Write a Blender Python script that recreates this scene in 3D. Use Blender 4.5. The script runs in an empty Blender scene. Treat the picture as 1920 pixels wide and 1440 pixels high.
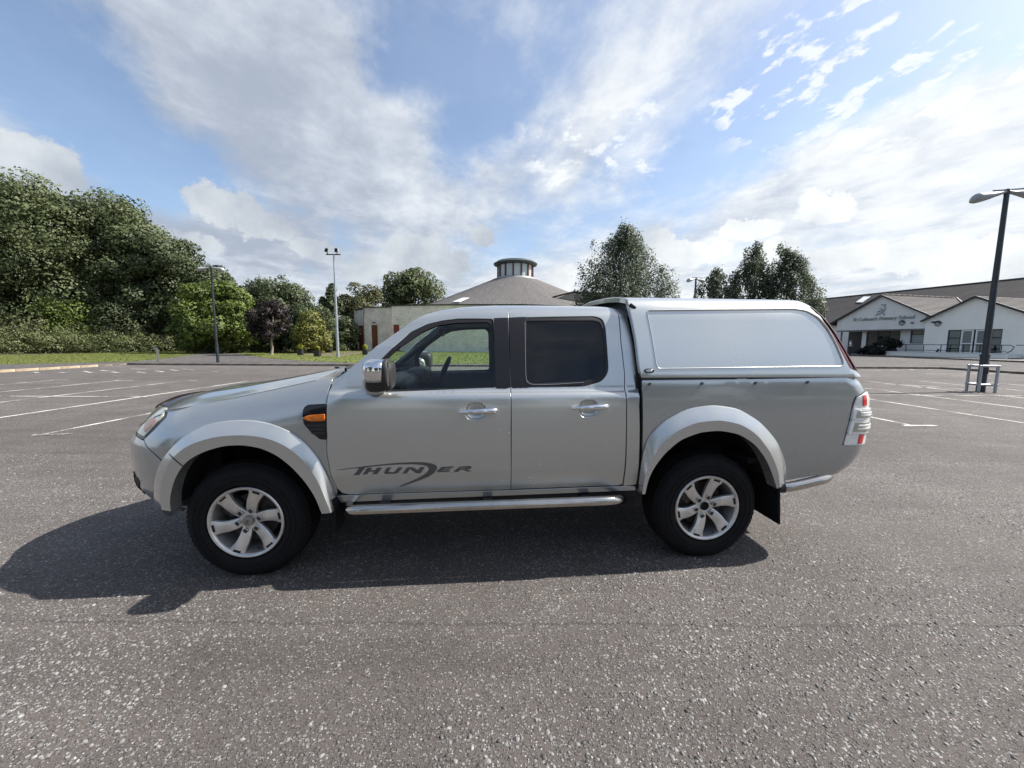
import bpy, bmesh, math, random
import numpy as np
from mathutils import Vector, Matrix
from mathutils.geometry import delaunay_2d_cdt
random.seed(7)
RN = np.random.default_rng(11)
R = math.radians
scn = bpy.context.scene
COL = scn.collection

# ------------------------------------------------------------------ camera
FPX, PITCH, ROLL, CAMH = 734.28, 0.10707, 0.0050, 1.487
TH, TX, TY = 0.08284, -0.224, 3.290          # heading and place of the truck
_cp, _sp = math.cos(PITCH), math.sin(PITCH)
_cr, _sr = math.cos(ROLL), math.sin(ROLL)
FW = np.array([0, _cp, -_sp]); _r = np.array([1., 0, 0]); _u = np.array([0, _sp, _cp])
RT = _cr*_r + _sr*_u; UP = -_sr*_r + _cr*_u
CAM = np.array([0, 0, CAMH])
cd = bpy.data.cameras.new('camera'); cam = bpy.data.objects.new('camera', cd); COL.objects.link(cam)
cd.sensor_width = 36.0; cd.lens = 36.0*FPX/1920.0; cd.clip_start = 0.05; cd.clip_end = 4000
mw = Matrix.Identity(4)
for i in range(3):
    mw[i][0] = RT[i]; mw[i][1] = UP[i]; mw[i][2] = -FW[i]; mw[i][3] = CAM[i]
cam.matrix_world = mw
scn.camera = cam

# ------------------------------------------------------------------ exposure, sun, sky
scn.view_settings.view_transform = 'Standard'; scn.view_settings.look = 'None'
scn.view_settings.exposure = 0.88; scn.view_settings.gamma = 1.0
scn.view_settings.use_curve_mapping = False
SUN_AZ, SUN_EL = 81.0, 46.5
sdir = Vector((math.sin(R(SUN_AZ))*math.cos(R(SUN_EL)), math.cos(R(SUN_AZ))*math.cos(R(SUN_EL)), math.sin(R(SUN_EL))))
sl = bpy.data.lights.new('sun', 'SUN'); sl.energy = 5.0; sl.angle = R(0.55); sl.color = (1.0, 0.955, 0.89)
so = bpy.data.objects.new('sun', sl); COL.objects.link(so); so.location = (30, 5, 40)
so.rotation_euler = sdir.to_track_quat('Z', 'Y').to_euler()

def pdir(x, y):
    d = FW + RT*(x-960)/FPX + UP*(720-y)/FPX
    return d/np.linalg.norm(d)

def build_world():
    w = bpy.data.worlds.new('World'); scn.world = w; w.use_nodes = True
    nt = w.node_tree; N = nt.nodes; L = nt.links; N.clear()
    def new(t, **k):
        n = N.new(t)
        for a, b in k.items(): setattr(n, a, b)
        return n
    def math_(op, a, b=None, c=None, clamp=False):
        n = new('ShaderNodeMath', operation=op, use_clamp=clamp)
        for i, v in enumerate((a, b, c)):
            if v is None: continue
            if isinstance(v, (int, float)): n.inputs[i].default_value = v
            else: L.new(v, n.inputs[i])
        return n.outputs[0]
    def vm(op, a, b=None, out=0):
        n = new('ShaderNodeVectorMath', operation=op)
        for i, v in enumerate((a, b)):
            if v is None: continue
            if isinstance(v, (tuple, list, np.ndarray)): n.inputs[i].default_value = tuple(float(q) for q in v)
            else: L.new(v, n.inputs[i])
        return n.outputs[out]
    def noise(vec, scale, detail=6, rough=.55, dist=0., dims='3D'):
        n = new('ShaderNodeTexNoise', noise_dimensions=dims)
        L.new(vec, n.inputs['Vector']); n.inputs['Scale'].default_value = scale
        n.inputs['Detail'].default_value = detail; n.inputs['Roughness'].default_value = rough
        n.inputs['Distortion'].default_value = dist
        return n
    def smooth(v, a, b, lo=0., hi=1.):
        n = new('ShaderNodeMapRange', interpolation_type='SMOOTHSTEP')
        L.new(v, n.inputs['Value']); n.inputs['From Min'].default_value = a; n.inputs['From Max'].default_value = b
        n.inputs['To Min'].default_value = lo; n.inputs['To Max'].default_value = hi
        return n.outputs[0]
    tc = new('ShaderNodeTexCoord'); D = vm('NORMALIZE', tc.outputs['Generated'])
    sky = new('ShaderNodeTexSky'); sky.sky_type = 'NISHITA'; sky.sun_disc = False
    sky.sun_elevation = R(SUN_EL); sky.sun_rotation = R(SUN_AZ); sky.dust_density = 1.2; sky.ozone_density = 1.5
    # direction warped by noise -> ragged cloud edges
    wn = noise(D, 3.4, 9, .64)
    warp = vm('MULTIPLY', vm('SUBTRACT', wn.outputs['Color'], (.5, .5, .5)), (.34, .34, .26))
    W = vm('ADD', D, warp)
    wn2 = noise(D, 8., 9, .66)
    warp2 = vm('MULTIPLY', vm('SUBTRACT', wn2.outputs['Color'], (.5, .5, .5)), (.17, .17, .13))
    W2 = vm('ADD', D, warp2)
    def blob(x, y, rx, ry, ang=0, src=None):
        """soft patch of cloud round one direction of the sky; rx, ry in degrees"""
        c = pdir(x, y); t = np.cross(c, [0, 0, 1.]); t /= np.linalg.norm(t); b = np.cross(t, c)
        a = R(ang); e1 = t*math.cos(a)+b*math.sin(a); e2 = -t*math.sin(a)+b*math.cos(a)
        s = src or W
        k1 = 1/math.sin(R(rx)); k2 = 1/math.sin(R(ry))
        p = vm('DOT_PRODUCT', s, e1*k1, 1); q = vm('DOT_PRODUCT', s, e2*k2, 1)
        r2 = math_('ADD', math_('MULTIPLY', p, p), math_('MULTIPLY', q, q))
        g = math_('EXPONENT', math_('MULTIPLY', r2, -1.))
        f = math_('GREATER_THAN', vm('DOT_PRODUCT', D, c, 1), 0.)
        return math_('MULTIPLY', g, f)
    def total(lst):
        acc = None
        for amp, *a in lst:
            g = math_('MULTIPLY', blob(*a), amp)
            acc = g if acc is None else math_('ADD', acc, g)
        return acc
    # high streaky veil: planar projection, streaks run away from the viewer towards the horizon
    sep = new('ShaderNodeSeparateXYZ'); L.new(D, sep.inputs[0])
    zc = math_('MAXIMUM', sep.outputs['Z'], .02)
    zc = math_('ADD', zc, .10)
    a = R(-11); ca, sa = math.cos(a), math.sin(a)
    px = math_('DIVIDE', math_('ADD', math_('MULTIPLY', sep.outputs['X'], ca), math_('MULTIPLY', sep.outputs['Y'], -sa)), zc)
    py = math_('DIVIDE', math_('ADD', math_('MULTIPLY', sep.outputs['X'], sa), math_('MULTIPLY', sep.outputs['Y'], ca)), zc)
    cmb = new('ShaderNodeCombineXYZ'); L.new(math_('MULTIPLY', px, 1.5), cmb.inputs[0]); L.new(math_('MULTIPLY', py, .42), cmb.inputs[1])
    st = noise(cmb.outputs[0], 1.25, 8, .56, .35).outputs['Fac']
    cmb2 = new('ShaderNodeCombineXYZ'); L.new(math_('MULTIPLY', px, 1.0), cmb2.inputs[0]); L.new(math_('MULTIPLY', py, .75), cmb2.inputs[1]); cmb2.inputs[2].default_value = 4.
    fine = noise(cmb2.outputs[0], 4.2, 8, .62, .2).outputs['Fac']
    puff = noise(D, 5.5, 8, .56).outputs['Fac']
    # big layout of the cloud cover: + cloud, - blue
    lay = total([
        (.85, 470, 70, 15, 7, -36), (.7, 620, 220, 11, 8, -40), (.75, 300, -60, 18, 8, -20),
        (.85, 420, 400, 16, 5.5, -8), (.45, 30, 310, 8, 4, -25), (.5, 760, 340, 9, 6, -35),
        (.6, 1000, 340, 20, 6, 8), (.85, 1500, 330, 22, 6, 17), (.9, 1850, 260, 15, 7, 26),
        (.45, 920, 30, 3, 7, 70), (.30, 1180, 130, 18, 6, 28), (.5, 690, 20, 3, 9, -60),
        (.2, 1330, 160, 6, 3.2, 20), (.22, 1240, 20, 9, 4.5, 25),
        (-.75, 190, 180, 15, 5, -38), (-.65, 850, 110, 9, 9, 60), (-.7, 860, 310, 9, 3.2, 25),
        (-.75, 1560, 130, 19, 5.5, 22), (-.7, 1850, 60, 11, 6, 20), (-.55, 1380, 250, 12, 3, 22),
        (-.35, 40, 60, 8, 9, 0), (-.55, 390, 300, 7, 2.4, -30), (-.4, 720, 100, 5, 8, -50)])
    low = smooth(sep.outputs['Z'], .26, .10)       # haze and cloud towards the horizon
    cov = math_('ADD', math_('ADD', math_('MULTIPLY', st, 1.35), math_('MULTIPLY', fine, .75)), -.80)
    cov = math_('ADD', cov, math_('MULTIPLY', lay, .56))
    cov = math_('ADD', cov, math_('MULTIPLY', low, .55))
    m = math_('ADD', smooth(cov, .06, .76, .0, .88), .12, clamp=True)
    # small dappled cloudlets high right
    vor = noise(cmb2.outputs[0], 7.5, 5, .6, .15).outputs['Fac']
    dap = math_('MULTIPLY', smooth(vor, .50, .60), math_('MINIMUM', math_('MULTIPLY', total([(1., 1390, 155, 4, 3, 10), (1.2, 1660, 90, 9, 4.5, 20), (.9, 1850, 80, 8, 4, 10), (.9, 1110, 265, 6, 2.5, -5), (.7, 1230, 180, 3, 1.5, 0)]), 2.2), 1.))
    m = math_('MAXIMUM', m, math_('MULTIPLY', dap, .85))
    # cumulus heaps near the horizon
    cum = None
    for (x, y, rx, ry) in [(785, 480, 5.2, 3.6), (850, 500, 2.6, 2.2), (700, 500, 3.6, 2.2), (1600, 478, 4.4, 1.6), (1700, 482, 4.0, 1.6), (1850, 490, 5.0, 1.8), (1150, 500, 4, 1.6), (900, 440, 3, 1.4), (1390, 430, 3.5, 1.3),
                           (1300, 478, 3.4, 1.8), (1545, 385, 3.2, 1.7), (40, 300, 4.5, 2.8), (1230, 465, 2.5, 1.6), (1440, 470, 3.2, 1.4),
                           (1050, 520, 3.0, 1.7), (420, 385, 4.2, 2.2), (500, 425, 3.4, 1.8), (590, 470, 4., 1.7), (330, 455, 5, 1.6)]:
        g = blob(x, y, rx, ry, 0, W2); cum = g if cum is None else math_('MAXIMUM', cum, g)
    cm = smooth(cum, .30, .50)
    # shading of the cloud layer: bright cream edges, blue grey bellies
    shade = total([(1., 470, 150, 15, 9, -38), (.9, 470, 440, 12, 4, -5), (.55, 250, 360, 14, 4, -20), (.8, 120, 90, 12, 8, -30), (.5, 1000, 330, 8, 4, 0),
                   (.6, 760, 430, 14, 2.5, 0), (.5, 740, 520, 10, 2.5, 0), (.55, 1300, 420, 12, 2, 0), (.4, 1560, 372, 5, 2, 0), (.45, 1500, 540, 16, 2, 0)])
    lum = math_('ADD', math_('MULTIPLY', fine, .65), math_('MULTIPLY', puff, .35))
    lum = smooth(math_('SUBTRACT', lum, math_('MULTIPLY', shade, .19)), .20, .66)
    right = smooth(sep.outputs['X'], -.55, .75)    # the sun stands to the right
    lum = math_('ADD', math_('ADD', math_('MULTIPLY', lum, .74), math_('MULTIPLY', right, .26)), math_('MULTIPLY', dap, .45), clamp=True)
    cr = new('ShaderNodeValToRGB'); L.new(lum, cr.inputs[0])
    e = cr.color_ramp.elements
    e[0].position = 0; e[0].color = (.235, .265, .32, 1); e[1].position = 1; e[1].color = (.56, .575, .58, 1)
    k = e.new(.5); k.color = (.375, .405, .45, 1)
    # cumulus colour from height inside the heap
    cc = new('ShaderNodeValToRGB'); L.new(math_('ADD', math_('MULTIPLY', puff, .8), math_('SUBTRACT', math_('MULTIPLY', right, .25), .12)), cc.inputs[0])
    e = cc.color_ramp.elements; e[0].position = .24; e[0].color = (.27, .30, .335, 1); e[1].position = .60; e[1].color = (.62, .63, .62, 1)
    mix1 = new('ShaderNodeMix', data_type='RGBA'); L.new(math_('MULTIPLY', cm, .8), mix1.inputs['Factor']); L.new(cr.outputs[0], mix1.inputs['A']); L.new(cc.outputs[0], mix1.inputs['B'])
    b1 = new('ShaderNodeBackground'); L.new(sky.outputs[0], b1.inputs[0]); b1.inputs[1].default_value = .105
    b2 = new('ShaderNodeBackground'); L.new(mix1.outputs['Result'], b2.inputs[0]); b2.inputs[1].default_value = 1.0
    mx = new('ShaderNodeMixShader'); L.new(math_('MULTIPLY', math_('MAXIMUM', m, cm), .96), mx.inputs[0])
    L.new(b1.outputs[0], mx.inputs[1]); L.new(b2.outputs[0], mx.inputs[2])
    out = new('ShaderNodeOutputWorld'); L.new(mx.outputs[0], out.inputs[0])
    w.cycles.sampling_method = 'MANUAL'; w.cycles.sample_map_resolution = 1024
build_world()

# ------------------------------------------------------------------ points from the survey of the view
def unp(x, y): return FW + RT*(x-960)/FPX + UP*(720-y)/FPX
def at(x, y, Y):                    # point on that line of sight at distance Y
    d = unp(x, y); return CAM + d*(Y/d[1])
def gnd(x, y, z=0.):
    d = unp(x, y); return CAM + d*((z-CAMH)/d[2])
def on_plane(x, y, p0, n):
    d = unp(x, y); t = np.dot(np.array(p0)-CAM, n)/np.dot(d, n); return CAM + d*t
_ct, _st = math.cos(TH), math.sin(TH)
def loc2w(P):
    P = np.asarray(P, float)
    return np.stack([TX+_ct*P[..., 0]-_st*P[..., 1], TY+_st*P[..., 0]+_ct*P[..., 1], P[..., 2]], -1)
def w2loc(P):
    a = P[..., 0]-TX; b = P[..., 1]-TY
    return np.stack([_ct*a+_st*b, -_st*a+_ct*b, P[..., 2]], -1)
CL = w2loc(CAM)
def side(x, y, yl):                 # on the plane y=yl of the truck's own frame
    d = unp(x, y); d = np.array([_ct*d[0]+_st*d[1], -_st*d[0]+_ct*d[1], d[2]])
    return CL + d*((yl-CL[1])/d[1])
def proj(P):
    W = loc2w(P)-CAM; z = W@FW
    return np.stack([960+FPX*(W@RT)/z, 720-FPX*(W@UP)/z], -1)

# ------------------------------------------------------------------ materials
def mat(name, col, rough=.6, metal=0., spec=.5, coat=0., coat_r=.05, var=None, vs=3., bump=0., bs=40., vdet=6, trans=None):
    m = bpy.data.materials.new(name); m.use_nodes = True; nt = m.node_tree; b = nt.nodes['Principled BSDF']; L = nt.links
    b.inputs['Base Color'].default_value = (*col, 1); b.inputs['Roughness'].default_value = rough
    b.inputs['Metallic'].default_value = metal; b.inputs['Specular IOR Level'].default_value = spec
    b.inputs['Coat Weight'].default_value = coat; b.inputs['Coat Roughness'].default_value = coat_r
    if var or bump:
        tc = nt.nodes.new('ShaderNodeTexCoord')
    if var:
        n = nt.nodes.new('ShaderNodeTexNoise'); L.new(tc.outputs['Object'], n.inputs[0]); n.inputs['Scale'].default_value = vs; n.inputs['Detail'].default_value = vdet
        n.inputs['Roughness'].default_value = .65
        r = nt.nodes.new('ShaderNodeValToRGB'); L.new(n.outputs['Fac'], r.inputs[0]); r.color_ramp.elements[0].position = .3; r.color_ramp.elements[1].position = .7
        r.color_ramp.elements[0].color = (*[c*(1-var) for c in col], 1); r.color_ramp.elements[1].color = (*[min(1, c*(1+var)) for c in col], 1)
        L.new(r.outputs[0], b.inputs['Base Color'])
    if bump:
        n = nt.nodes.new('ShaderNodeTexNoise'); L.new(tc.outputs['Object'], n.inputs[0]); n.inputs['Scale'].default_value = bs; n.inputs['Detail'].default_value = 4
        q = nt.nodes.new('ShaderNodeBump'); L.new(n.outputs['Fac'], q.inputs['Height']); q.inputs['Strength'].default_value = bump; q.inputs['Distance'].default_value = .01
        L.new(q.outputs[0], b.inputs['Normal'])
    return m
def glass(name, tint, refl=1.0, rough=0.0):
    m = bpy.data.materials.new(name); m.use_nodes = True; nt = m.node_tree; N = nt.nodes; L = nt.links; N.clear()
    t = N.new('ShaderNodeBsdfTransparent'); t.inputs[0].default_value = (*tint, 1)
    g = N.new('ShaderNodeBsdfGlossy'); g.inputs['Roughness'].default_value = rough
    f = N.new('ShaderNodeFresnel'); f.inputs[0].default_value = 1.52
    k = N.new('ShaderNodeMath'); k.operation = 'MULTIPLY'; L.new(f.outputs[0], k.inputs[0]); k.inputs[1].default_value = refl*1.7
    k.use_clamp = True
    x = N.new('ShaderNodeMixShader'); L.new(k.outputs[0], x.inputs[0]); L.new(t.outputs[0], x.inputs[1]); L.new(g.outputs[0], x.inputs[2])
    o = N.new('ShaderNodeOutputMaterial'); L.new(x.outputs[0], o.inputs[0]); return m
def paint_mat(name, col, dirt=.25):
    m = mat(name, col, rough=.36, metal=.70, coat=.9, coat_r=.035); nt = m.node_tree; N = nt.nodes; L = nt.links; b = N['Principled BSDF']
    tc = N.new('ShaderNodeTexCoord')
    n = N.new('ShaderNodeTexNoise'); L.new(tc.outputs['Object'], n.inputs[0]); n.inputs['Scale'].default_value = 3.; n.inputs['Detail'].default_value = 9; n.inputs['Roughness'].default_value = .7
    r = N.new('ShaderNodeMapRange'); L.new(n.outputs['Fac'], r.inputs[0]); r.inputs[1].default_value = .0; r.inputs[2].default_value = 1.; r.inputs[3].default_value = .19; r.inputs[4].default_value = .32
    L.new(r.outputs[0], b.inputs['Roughness'])
    r2 = N.new('ShaderNodeMapRange'); L.new(n.outputs['Fac'], r2.inputs[0]); r2.inputs[1].default_value = .0; r2.inputs[2].default_value = 1.; r2.inputs[3].default_value = .065; r2.inputs[4].default_value = .085
    L.new(r2.outputs[0], b.inputs['Coat Roughness'])
    b.inputs['Coat Weight'].default_value = 1.
    # road film: strongest low on the body, patchy
    sx = N.new('ShaderNodeSeparateXYZ'); L.new(tc.outputs['Object'], sx.inputs[0])
    h = N.new('ShaderNodeMapRange'); L.new(sx.outputs['Z'], h.inputs[0]); h.inputs[1].default_value = .95; h.inputs[2].default_value = .42; h.inputs[3].default_value = .05; h.inputs[4].default_value = 1.
    n2 = N.new('ShaderNodeTexNoise'); L.new(tc.outputs['Object'], n2.inputs[0]); n2.inputs['Scale'].default_value = 7.; n2.inputs['Detail'].default_value = 8
    k = N.new('ShaderNodeMath'); k.operation = 'MULTIPLY'; L.new(h.outputs[0], k.inputs[0]); L.new(n2.outputs['Fac'], k.inputs[1])
    k2 = N.new('ShaderNodeMath'); k2.operation = 'MULTIPLY'; L.new(k.outputs[0], k2.inputs[0]); k2.inputs[1].default_value = dirt*1.6
    mx = N.new('ShaderNodeMix'); mx.data_type = 'RGBA'; L.new(k2.outputs[0], mx.inputs['Factor']); mx.inputs['A'].default_value = (*col, 1); mx.inputs['B'].default_value = (.20, .18, .155, 1)
    L.new(mx.outputs['Result'], b.inputs['Base Color'])
    return m

PAINT = paint_mat('silver_paint', (.53, .545, .53), .2)
PAINT_B = paint_mat('grey_silver_paint', (.42, .445, .45), .2)
FLARE = paint_mat('flare_paint', (.56, .57, .56), .15)
CANOPY = paint_mat('canopy_paint', (.57, .585, .565), .0)
BLACKT = mat('black_trim', (.013, .013, .015), .5, spec=.35, var=.3, vs=20)
SATIN = mat('satin_black_tape', (.012, .012, .016), .42, spec=.3)
PLAST = mat('black_plastic', (.022, .022, .024), .55, bump=.15, bs=300)
RUBBER = mat('rubber', (.008, .008, .009), .78, spec=.22, var=.3, vs=12, bump=.3, bs=120)
SEAL = mat('rubber_seal', (.03, .036, .036), .7)
CHROME = mat('chrome', (.78, .79, .8), .045, metal=1.)
STEEL = mat('polished_steel', (.50, .475, .44), .18, metal=1., var=.12, vs=8)
ALLOY = mat('alloy', (.64, .63, .61), .30, metal=.72, coat=.4, coat_r=.08, var=.20, vs=14)
ALLOYD = mat('alloy_dusty', (.30, .29, .28), .5, metal=.7)
BARREL_SHADED = mat('alloy_barrel_shaded', (.36, .355, .35), .42, metal=.7, var=.25, vs=10)  # darker copy of the rim alloy: the barrel's inner shade is in the colour
BRAKE = mat('brake_steel', (.07, .06, .055), .6, metal=.6, var=.4, vs=30)
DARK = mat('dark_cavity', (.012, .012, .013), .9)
INTER = mat('interior_cloth', (.035, .038, .042), .85, var=.2, vs=30)
INTER2 = mat('dash_plastic', (.045, .05, .055), .5, var=.15, vs=20)
GLASSF = glass('side_glass', (.84, .92, .885), .55)
GLASSW = glass('windscreen_glass', (.80, .87, .84), .6)
GLASSD = mat('dark_glass', (.004, .005, .007), .02, spec=.36)
TINT = mat('tinted_acrylic', (.022, .010, .010), .16, spec=.45)
ORANGE = mat('amber_lens', (.62, .15, .012), .12, coat=1., var=.45, vs=60)
ORANGE2 = mat('amber_bulb', (.38, .16, .08), .25, coat=.5, var=.4, vs=40)
LENSW = mat('clear_lens_over_white', (.86, .86, .82), .12, coat=1., var=.12, vs=30)
LENSG = mat('reflector', (.46, .47, .40), .12, metal=.4, coat=1., var=.3, vs=25)
LENSR = mat('red_lens', (.70, .012, .025), .12, coat=1.)
HEADL = mat('hazy_headlamp', (.48, .47, .39), .10, coat=1., var=.25, vs=14)
DECAL = mat('decal_grey', (.075, .075, .078), .5)
DARKRED = mat('dark_red_glass', (.11, .030, .030), .18, spec=.6)
BOLT = mat('bolt', (.10, .10, .10), .4, metal=.8)

# ------------------------------------------------------------------ mesh helpers
def mk(name, V, F, m=None, parent=None, smooth=True, normals=None, kind=None, sharp=None):
    me = bpy.data.meshes.new(name)
    V = np.asarray(V, dtype=np.float64)
    if isinstance(F, np.ndarray) and F.ndim == 2:
        n, k = F.shape
        me.vertices.add(len(V)); me.vertices.foreach_set('co', V.ravel())
        me.loops.add(n*k); me.loops.foreach_set('vertex_index', F.astype(np.int32).ravel())
        me.polygons.add(n); me.polygons.foreach_set('loop_start', np.arange(0, n*k, k, dtype=np.int32))
        me.update(calc_edges=True)
    else:
        me.from_pydata([tuple(v) for v in V], [], [tuple(int(q) for q in f) for f in F]); me.update()
    if smooth: me.polygons.foreach_set('use_smooth', np.ones(len(me.polygons), dtype=bool))
    if normals is not None: me.normals_split_custom_set_from_vertices([tuple(n) for n in normals])
    elif sharp: me.set_sharp_from_angle(angle=R(sharp))
    if m is not None: me.materials.append(m)
    o = bpy.data.objects.new(name, me); COL.objects.link(o)
    if parent is not None: o.parent = parent
    if kind: o['kind'] = kind
    return o
def bmo(name, bm, m, parent=None, smooth=True, sharp=35, kind=None):
    me = bpy.data.meshes.new(name); bm.to_mesh(me); bm.free()
    if smooth:
        me.polygons.foreach_set('use_smooth', np.ones(len(me.polygons), dtype=bool)); me.set_sharp_from_angle(angle=R(sharp))
    if m is not None: me.materials.append(m)
    o = bpy.data.objects.new(name, me); COL.objects.link(o)
    if parent is not None: o.parent = parent
    if kind: o['kind'] = kind
    return o
def tag(o, label, cat, group=None):
    o['label'] = label; o['category'] = cat
    if group: o['group'] = group
    return o
def thing(name, label, cat, loc=(0, 0, 0), rz=0, group=None):
    o = bpy.data.objects.new(name, None); COL.objects.link(o); o.location = tuple(float(q) for q in loc); o.rotation_euler = (0, 0, rz)
    o.empty_display_size = .2
    return tag(o, label, cat, group)
def add_box(bm, c, s, bev=0., rot=None, seg=2):
    r = bmesh.ops.create_cube(bm, size=1.); vs = r['verts']
    bmesh.ops.scale(bm, vec=s, verts=vs)
    if bev:
        es = list({e for v in vs for e in v.link_edges})
        q = bmesh.ops.bevel(bm, geom=es, offset=bev, segments=seg, affect='EDGES', profile=.5)
        vs = list({v for f in q['faces'] for v in f.verts} | {v for v in vs if v.is_valid})
    if rot is not None: bmesh.ops.rotate(bm, cent=(0, 0, 0), matrix=rot, verts=vs)
    bmesh.ops.translate(bm, vec=tuple(float(a) for a in c), verts=vs)
    return vs
def box(name, c, s, m, parent=None, bev=0., rot=None, smooth=None):
    bm = bmesh.new(); add_box(bm, c, s, bev, rot); return bmo(name, bm, m, parent, smooth=bool(bev) if smooth is None else smooth)
def tube_vf(path, r, n=12, caps=True, base=0):
    path = [Vector(p) for p in path]; V = []; F = []
    rr = r if hasattr(r, '__len__') else [r]*len(path)
    up = Vector((0, 0, 1)); prev = None
    for i, p in enumerate(path):
        t = (path[min(i+1, len(path)-1)]-path[max(i-1, 0)]).normalized()
        if prev is None:
            a = t.cross(up)
            if a.length < .05: a = t.cross(Vector((1, 0, 0)))
            a.normalize()
        else: a = (prev - t*prev.dot(t)).normalized()
        prev = a; b = t.cross(a)
        for k in range(n):
            w = 2*math.pi*k/n; V.append(p+(a*math.cos(w)+b*math.sin(w))*rr[i])
    for i in range(len(path)-1):
        for k in range(n):
            F.append((base+i*n+k, base+i*n+(k+1) % n, base+(i+1)*n+(k+1) % n, base+(i+1)*n+k))
    if caps:
        F.append(tuple(base+k for k in range(n))[::-1]); F.append(tuple(base+(len(path)-1)*n+k for k in range(n)))
    return V, F
def tube(name, path, r, m, parent=None, n=12, smooth=True):
    V, F = tube_vf(path, r, n); return mk(name, [tuple(v) for v in V], F, m, parent, smooth, sharp=40)
class MB:
    """collects pieces for ONE mesh object"""
    def __init__(s): s.V = []; s.F = []
    def add(s, V, F): b = len(s.V); s.V += [tuple(v) for v in V]; s.F += [tuple(i+b for i in f) for f in F]
    def tube(s, path, r, n=8): V, F = tube_vf(path, r, n); s.add(V, F)
    def box(s, c, h, ax=(1, 0, 0), ay=(0, 1, 0), az=(0, 0, 1)):
        c, ax, ay, az = map(np.asarray, (c, ax, ay, az)); V = []
        for i in (-1, 1):
            for j in (-1, 1):
                for k in (-1, 1): V.append(c+ax*h[0]*i+ay*h[1]*j+az*h[2]*k)
        s.add(V, [(0, 1, 3, 2), (4, 6, 7, 5), (0, 4, 5, 1), (2, 3, 7, 6), (0, 2, 6, 4), (1, 5, 7, 3)])
    def build(s, name, m, parent=None, smooth=False, kind=None, sharp=35): return mk(name, s.V, s.F, m, parent, smooth, kind=kind, sharp=sharp if smooth else None)
def lathe_vf(prof, n=48):
    """profile [(radius, y)] turned about the y axis"""
    V = []; F = []
    for r, y in prof:
        for k in range(n):
            w = 2*math.pi*k/n; V.append((r*math.cos(w), y, r*math.sin(w)))
    for i in range(len(prof)-1):
        for k in range(n): F.append((i*n+k, (i+1)*n+k, (i+1)*n+(k+1) % n, i*n+(k+1) % n))
    return V, F
def round_poly(P, r, n=4, closed=True, only=None):
    out = []; N = len(P)
    for i in range(N):
        if not closed and i in (0, N-1): out.append(np.array(P[i], float)); continue
        if only is not None and i not in only: out.append(np.array(P[i], float)); continue
        a = np.array(P[i-1], float); b = np.array(P[i], float); c = np.array(P[(i+1) % N], float)
        la = np.linalg.norm(a-b); lc = np.linalg.norm(c-b); ra = min(r, la*.45); rc = min(r, lc*.45)
        p = b+(a-b)/la*ra; q = b+(c-b)/lc*rc
        for k in range(n+1):
            t = k/n; out.append((1-t)**2*p+2*t*(1-t)*b+t*t*q)
    return np.array(out)
def resample(P, step, closed=True):
    P = np.asarray(P, float); out = []; N = len(P)
    for i in range(N if closed else N-1):
        a = P[i]; b = P[(i+1) % N]; k = max(1, int(math.ceil(np.linalg.norm(b-a)/step)))
        for j in range(k): out.append(a+(b-a)*j/k)
    if not closed: out.append(P[-1])
    return np.array(out)
def inpoly(pts, poly):
    x = pts[:, 0]; y = pts[:, 1]; c = np.zeros(len(pts), bool); n = len(poly)
    for i in range(n):
        x1, y1 = poly[i]; x2, y2 = poly[(i+1) % n]
        if y1 == y2: continue
        c ^= ((y1 > y) != (y2 > y)) & (x < (x2-x1)*(y-y1)/(y2-y1)+x1)
    return c
def edge_dist(pts, poly):
    d = np.full(len(pts), 1e9); n = len(poly)
    for i in range(n):
        a = poly[i]; b = poly[(i+1) % n]; ab = b-a; t = np.clip(((pts-a)@ab)/max(ab@ab, 1e-12), 0, 1)
        d = np.minimum(d, np.linalg.norm(pts-(a+t[:, None]*ab), axis=1))
    return d

# ------------------------------------------------------------------ the body surface of the truck
def spl(kx, ky):
    kx = np.array(kx, float); ky = np.array(ky, float)
    h = np.diff(kx); dl = np.diff(ky)/h; m = np.zeros(len(kx))
    for i in range(1, len(kx)-1):
        if dl[i-1]*dl[i] > 0: w1 = 2*h[i]+h[i-1]; w2 = h[i]+2*h[i-1]; m[i] = (w1+w2)/(w1/dl[i-1]+w2/dl[i])
    m[0] = dl[0]; m[-1] = dl[-1]
    def f(x):
        x = np.asarray(x, float); i = np.clip(np.searchsorted(kx, x)-1, 0, len(kx)-2); t = (x-kx[i])/h[i]
        t = np.clip(t, -.5, 1.5)
        return (2*t**3-3*t**2+1)*ky[i]+(t**3-2*t**2+t)*h[i]*m[i]+(-2*t**3+3*t**2)*ky[i+1]+(t**3-t**2)*h[i]*m[i+1]
    return f
wl = spl([.38, .45, .52, .60, .668, .682, .80, .95, 1.05, 1.12, 1.30], [.786, .812, .832, .848, .8605, .8618, .8665, .8655, .861, .853, .82])
cab_w = spl([.38, .45, .52, .60, .668, .682, .80, .95, 1.05, 1.115, 1.145, 1.163, 1.180, 1.21, 1.25, 1.62, 1.68, 1.74, 1.80, 2.0, 2.35],
            [.786, .812, .832, .848, .8605, .8618, .8665, .8655, .861, .855, .8485, .834, .807, .799, .788, .672, .642, .600, .545, .35, 0.])
cab_z = spl([.38, 1.60, 1.62, 1.68, 1.74, 1.80, 2.0, 2.35], [.38, 1.60, 1.62, 1.676, 1.714, 1.735, 1.757, 1.765])
bed_w = spl([.38, .52, .60, .66, .80, .95, 1.10, 1.20, 1.24, 1.28], [.80, .835, .850, .860, .8665, .868, .862, .852, .845, .828])
can_w = spl([1.20, 1.26, 1.30, 1.62, 1.68, 1.74, 1.80, 1.88, 2.1, 2.5], [.846, .844, .836, .742, .722, .692, .640, .56, .35, 0.])
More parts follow.
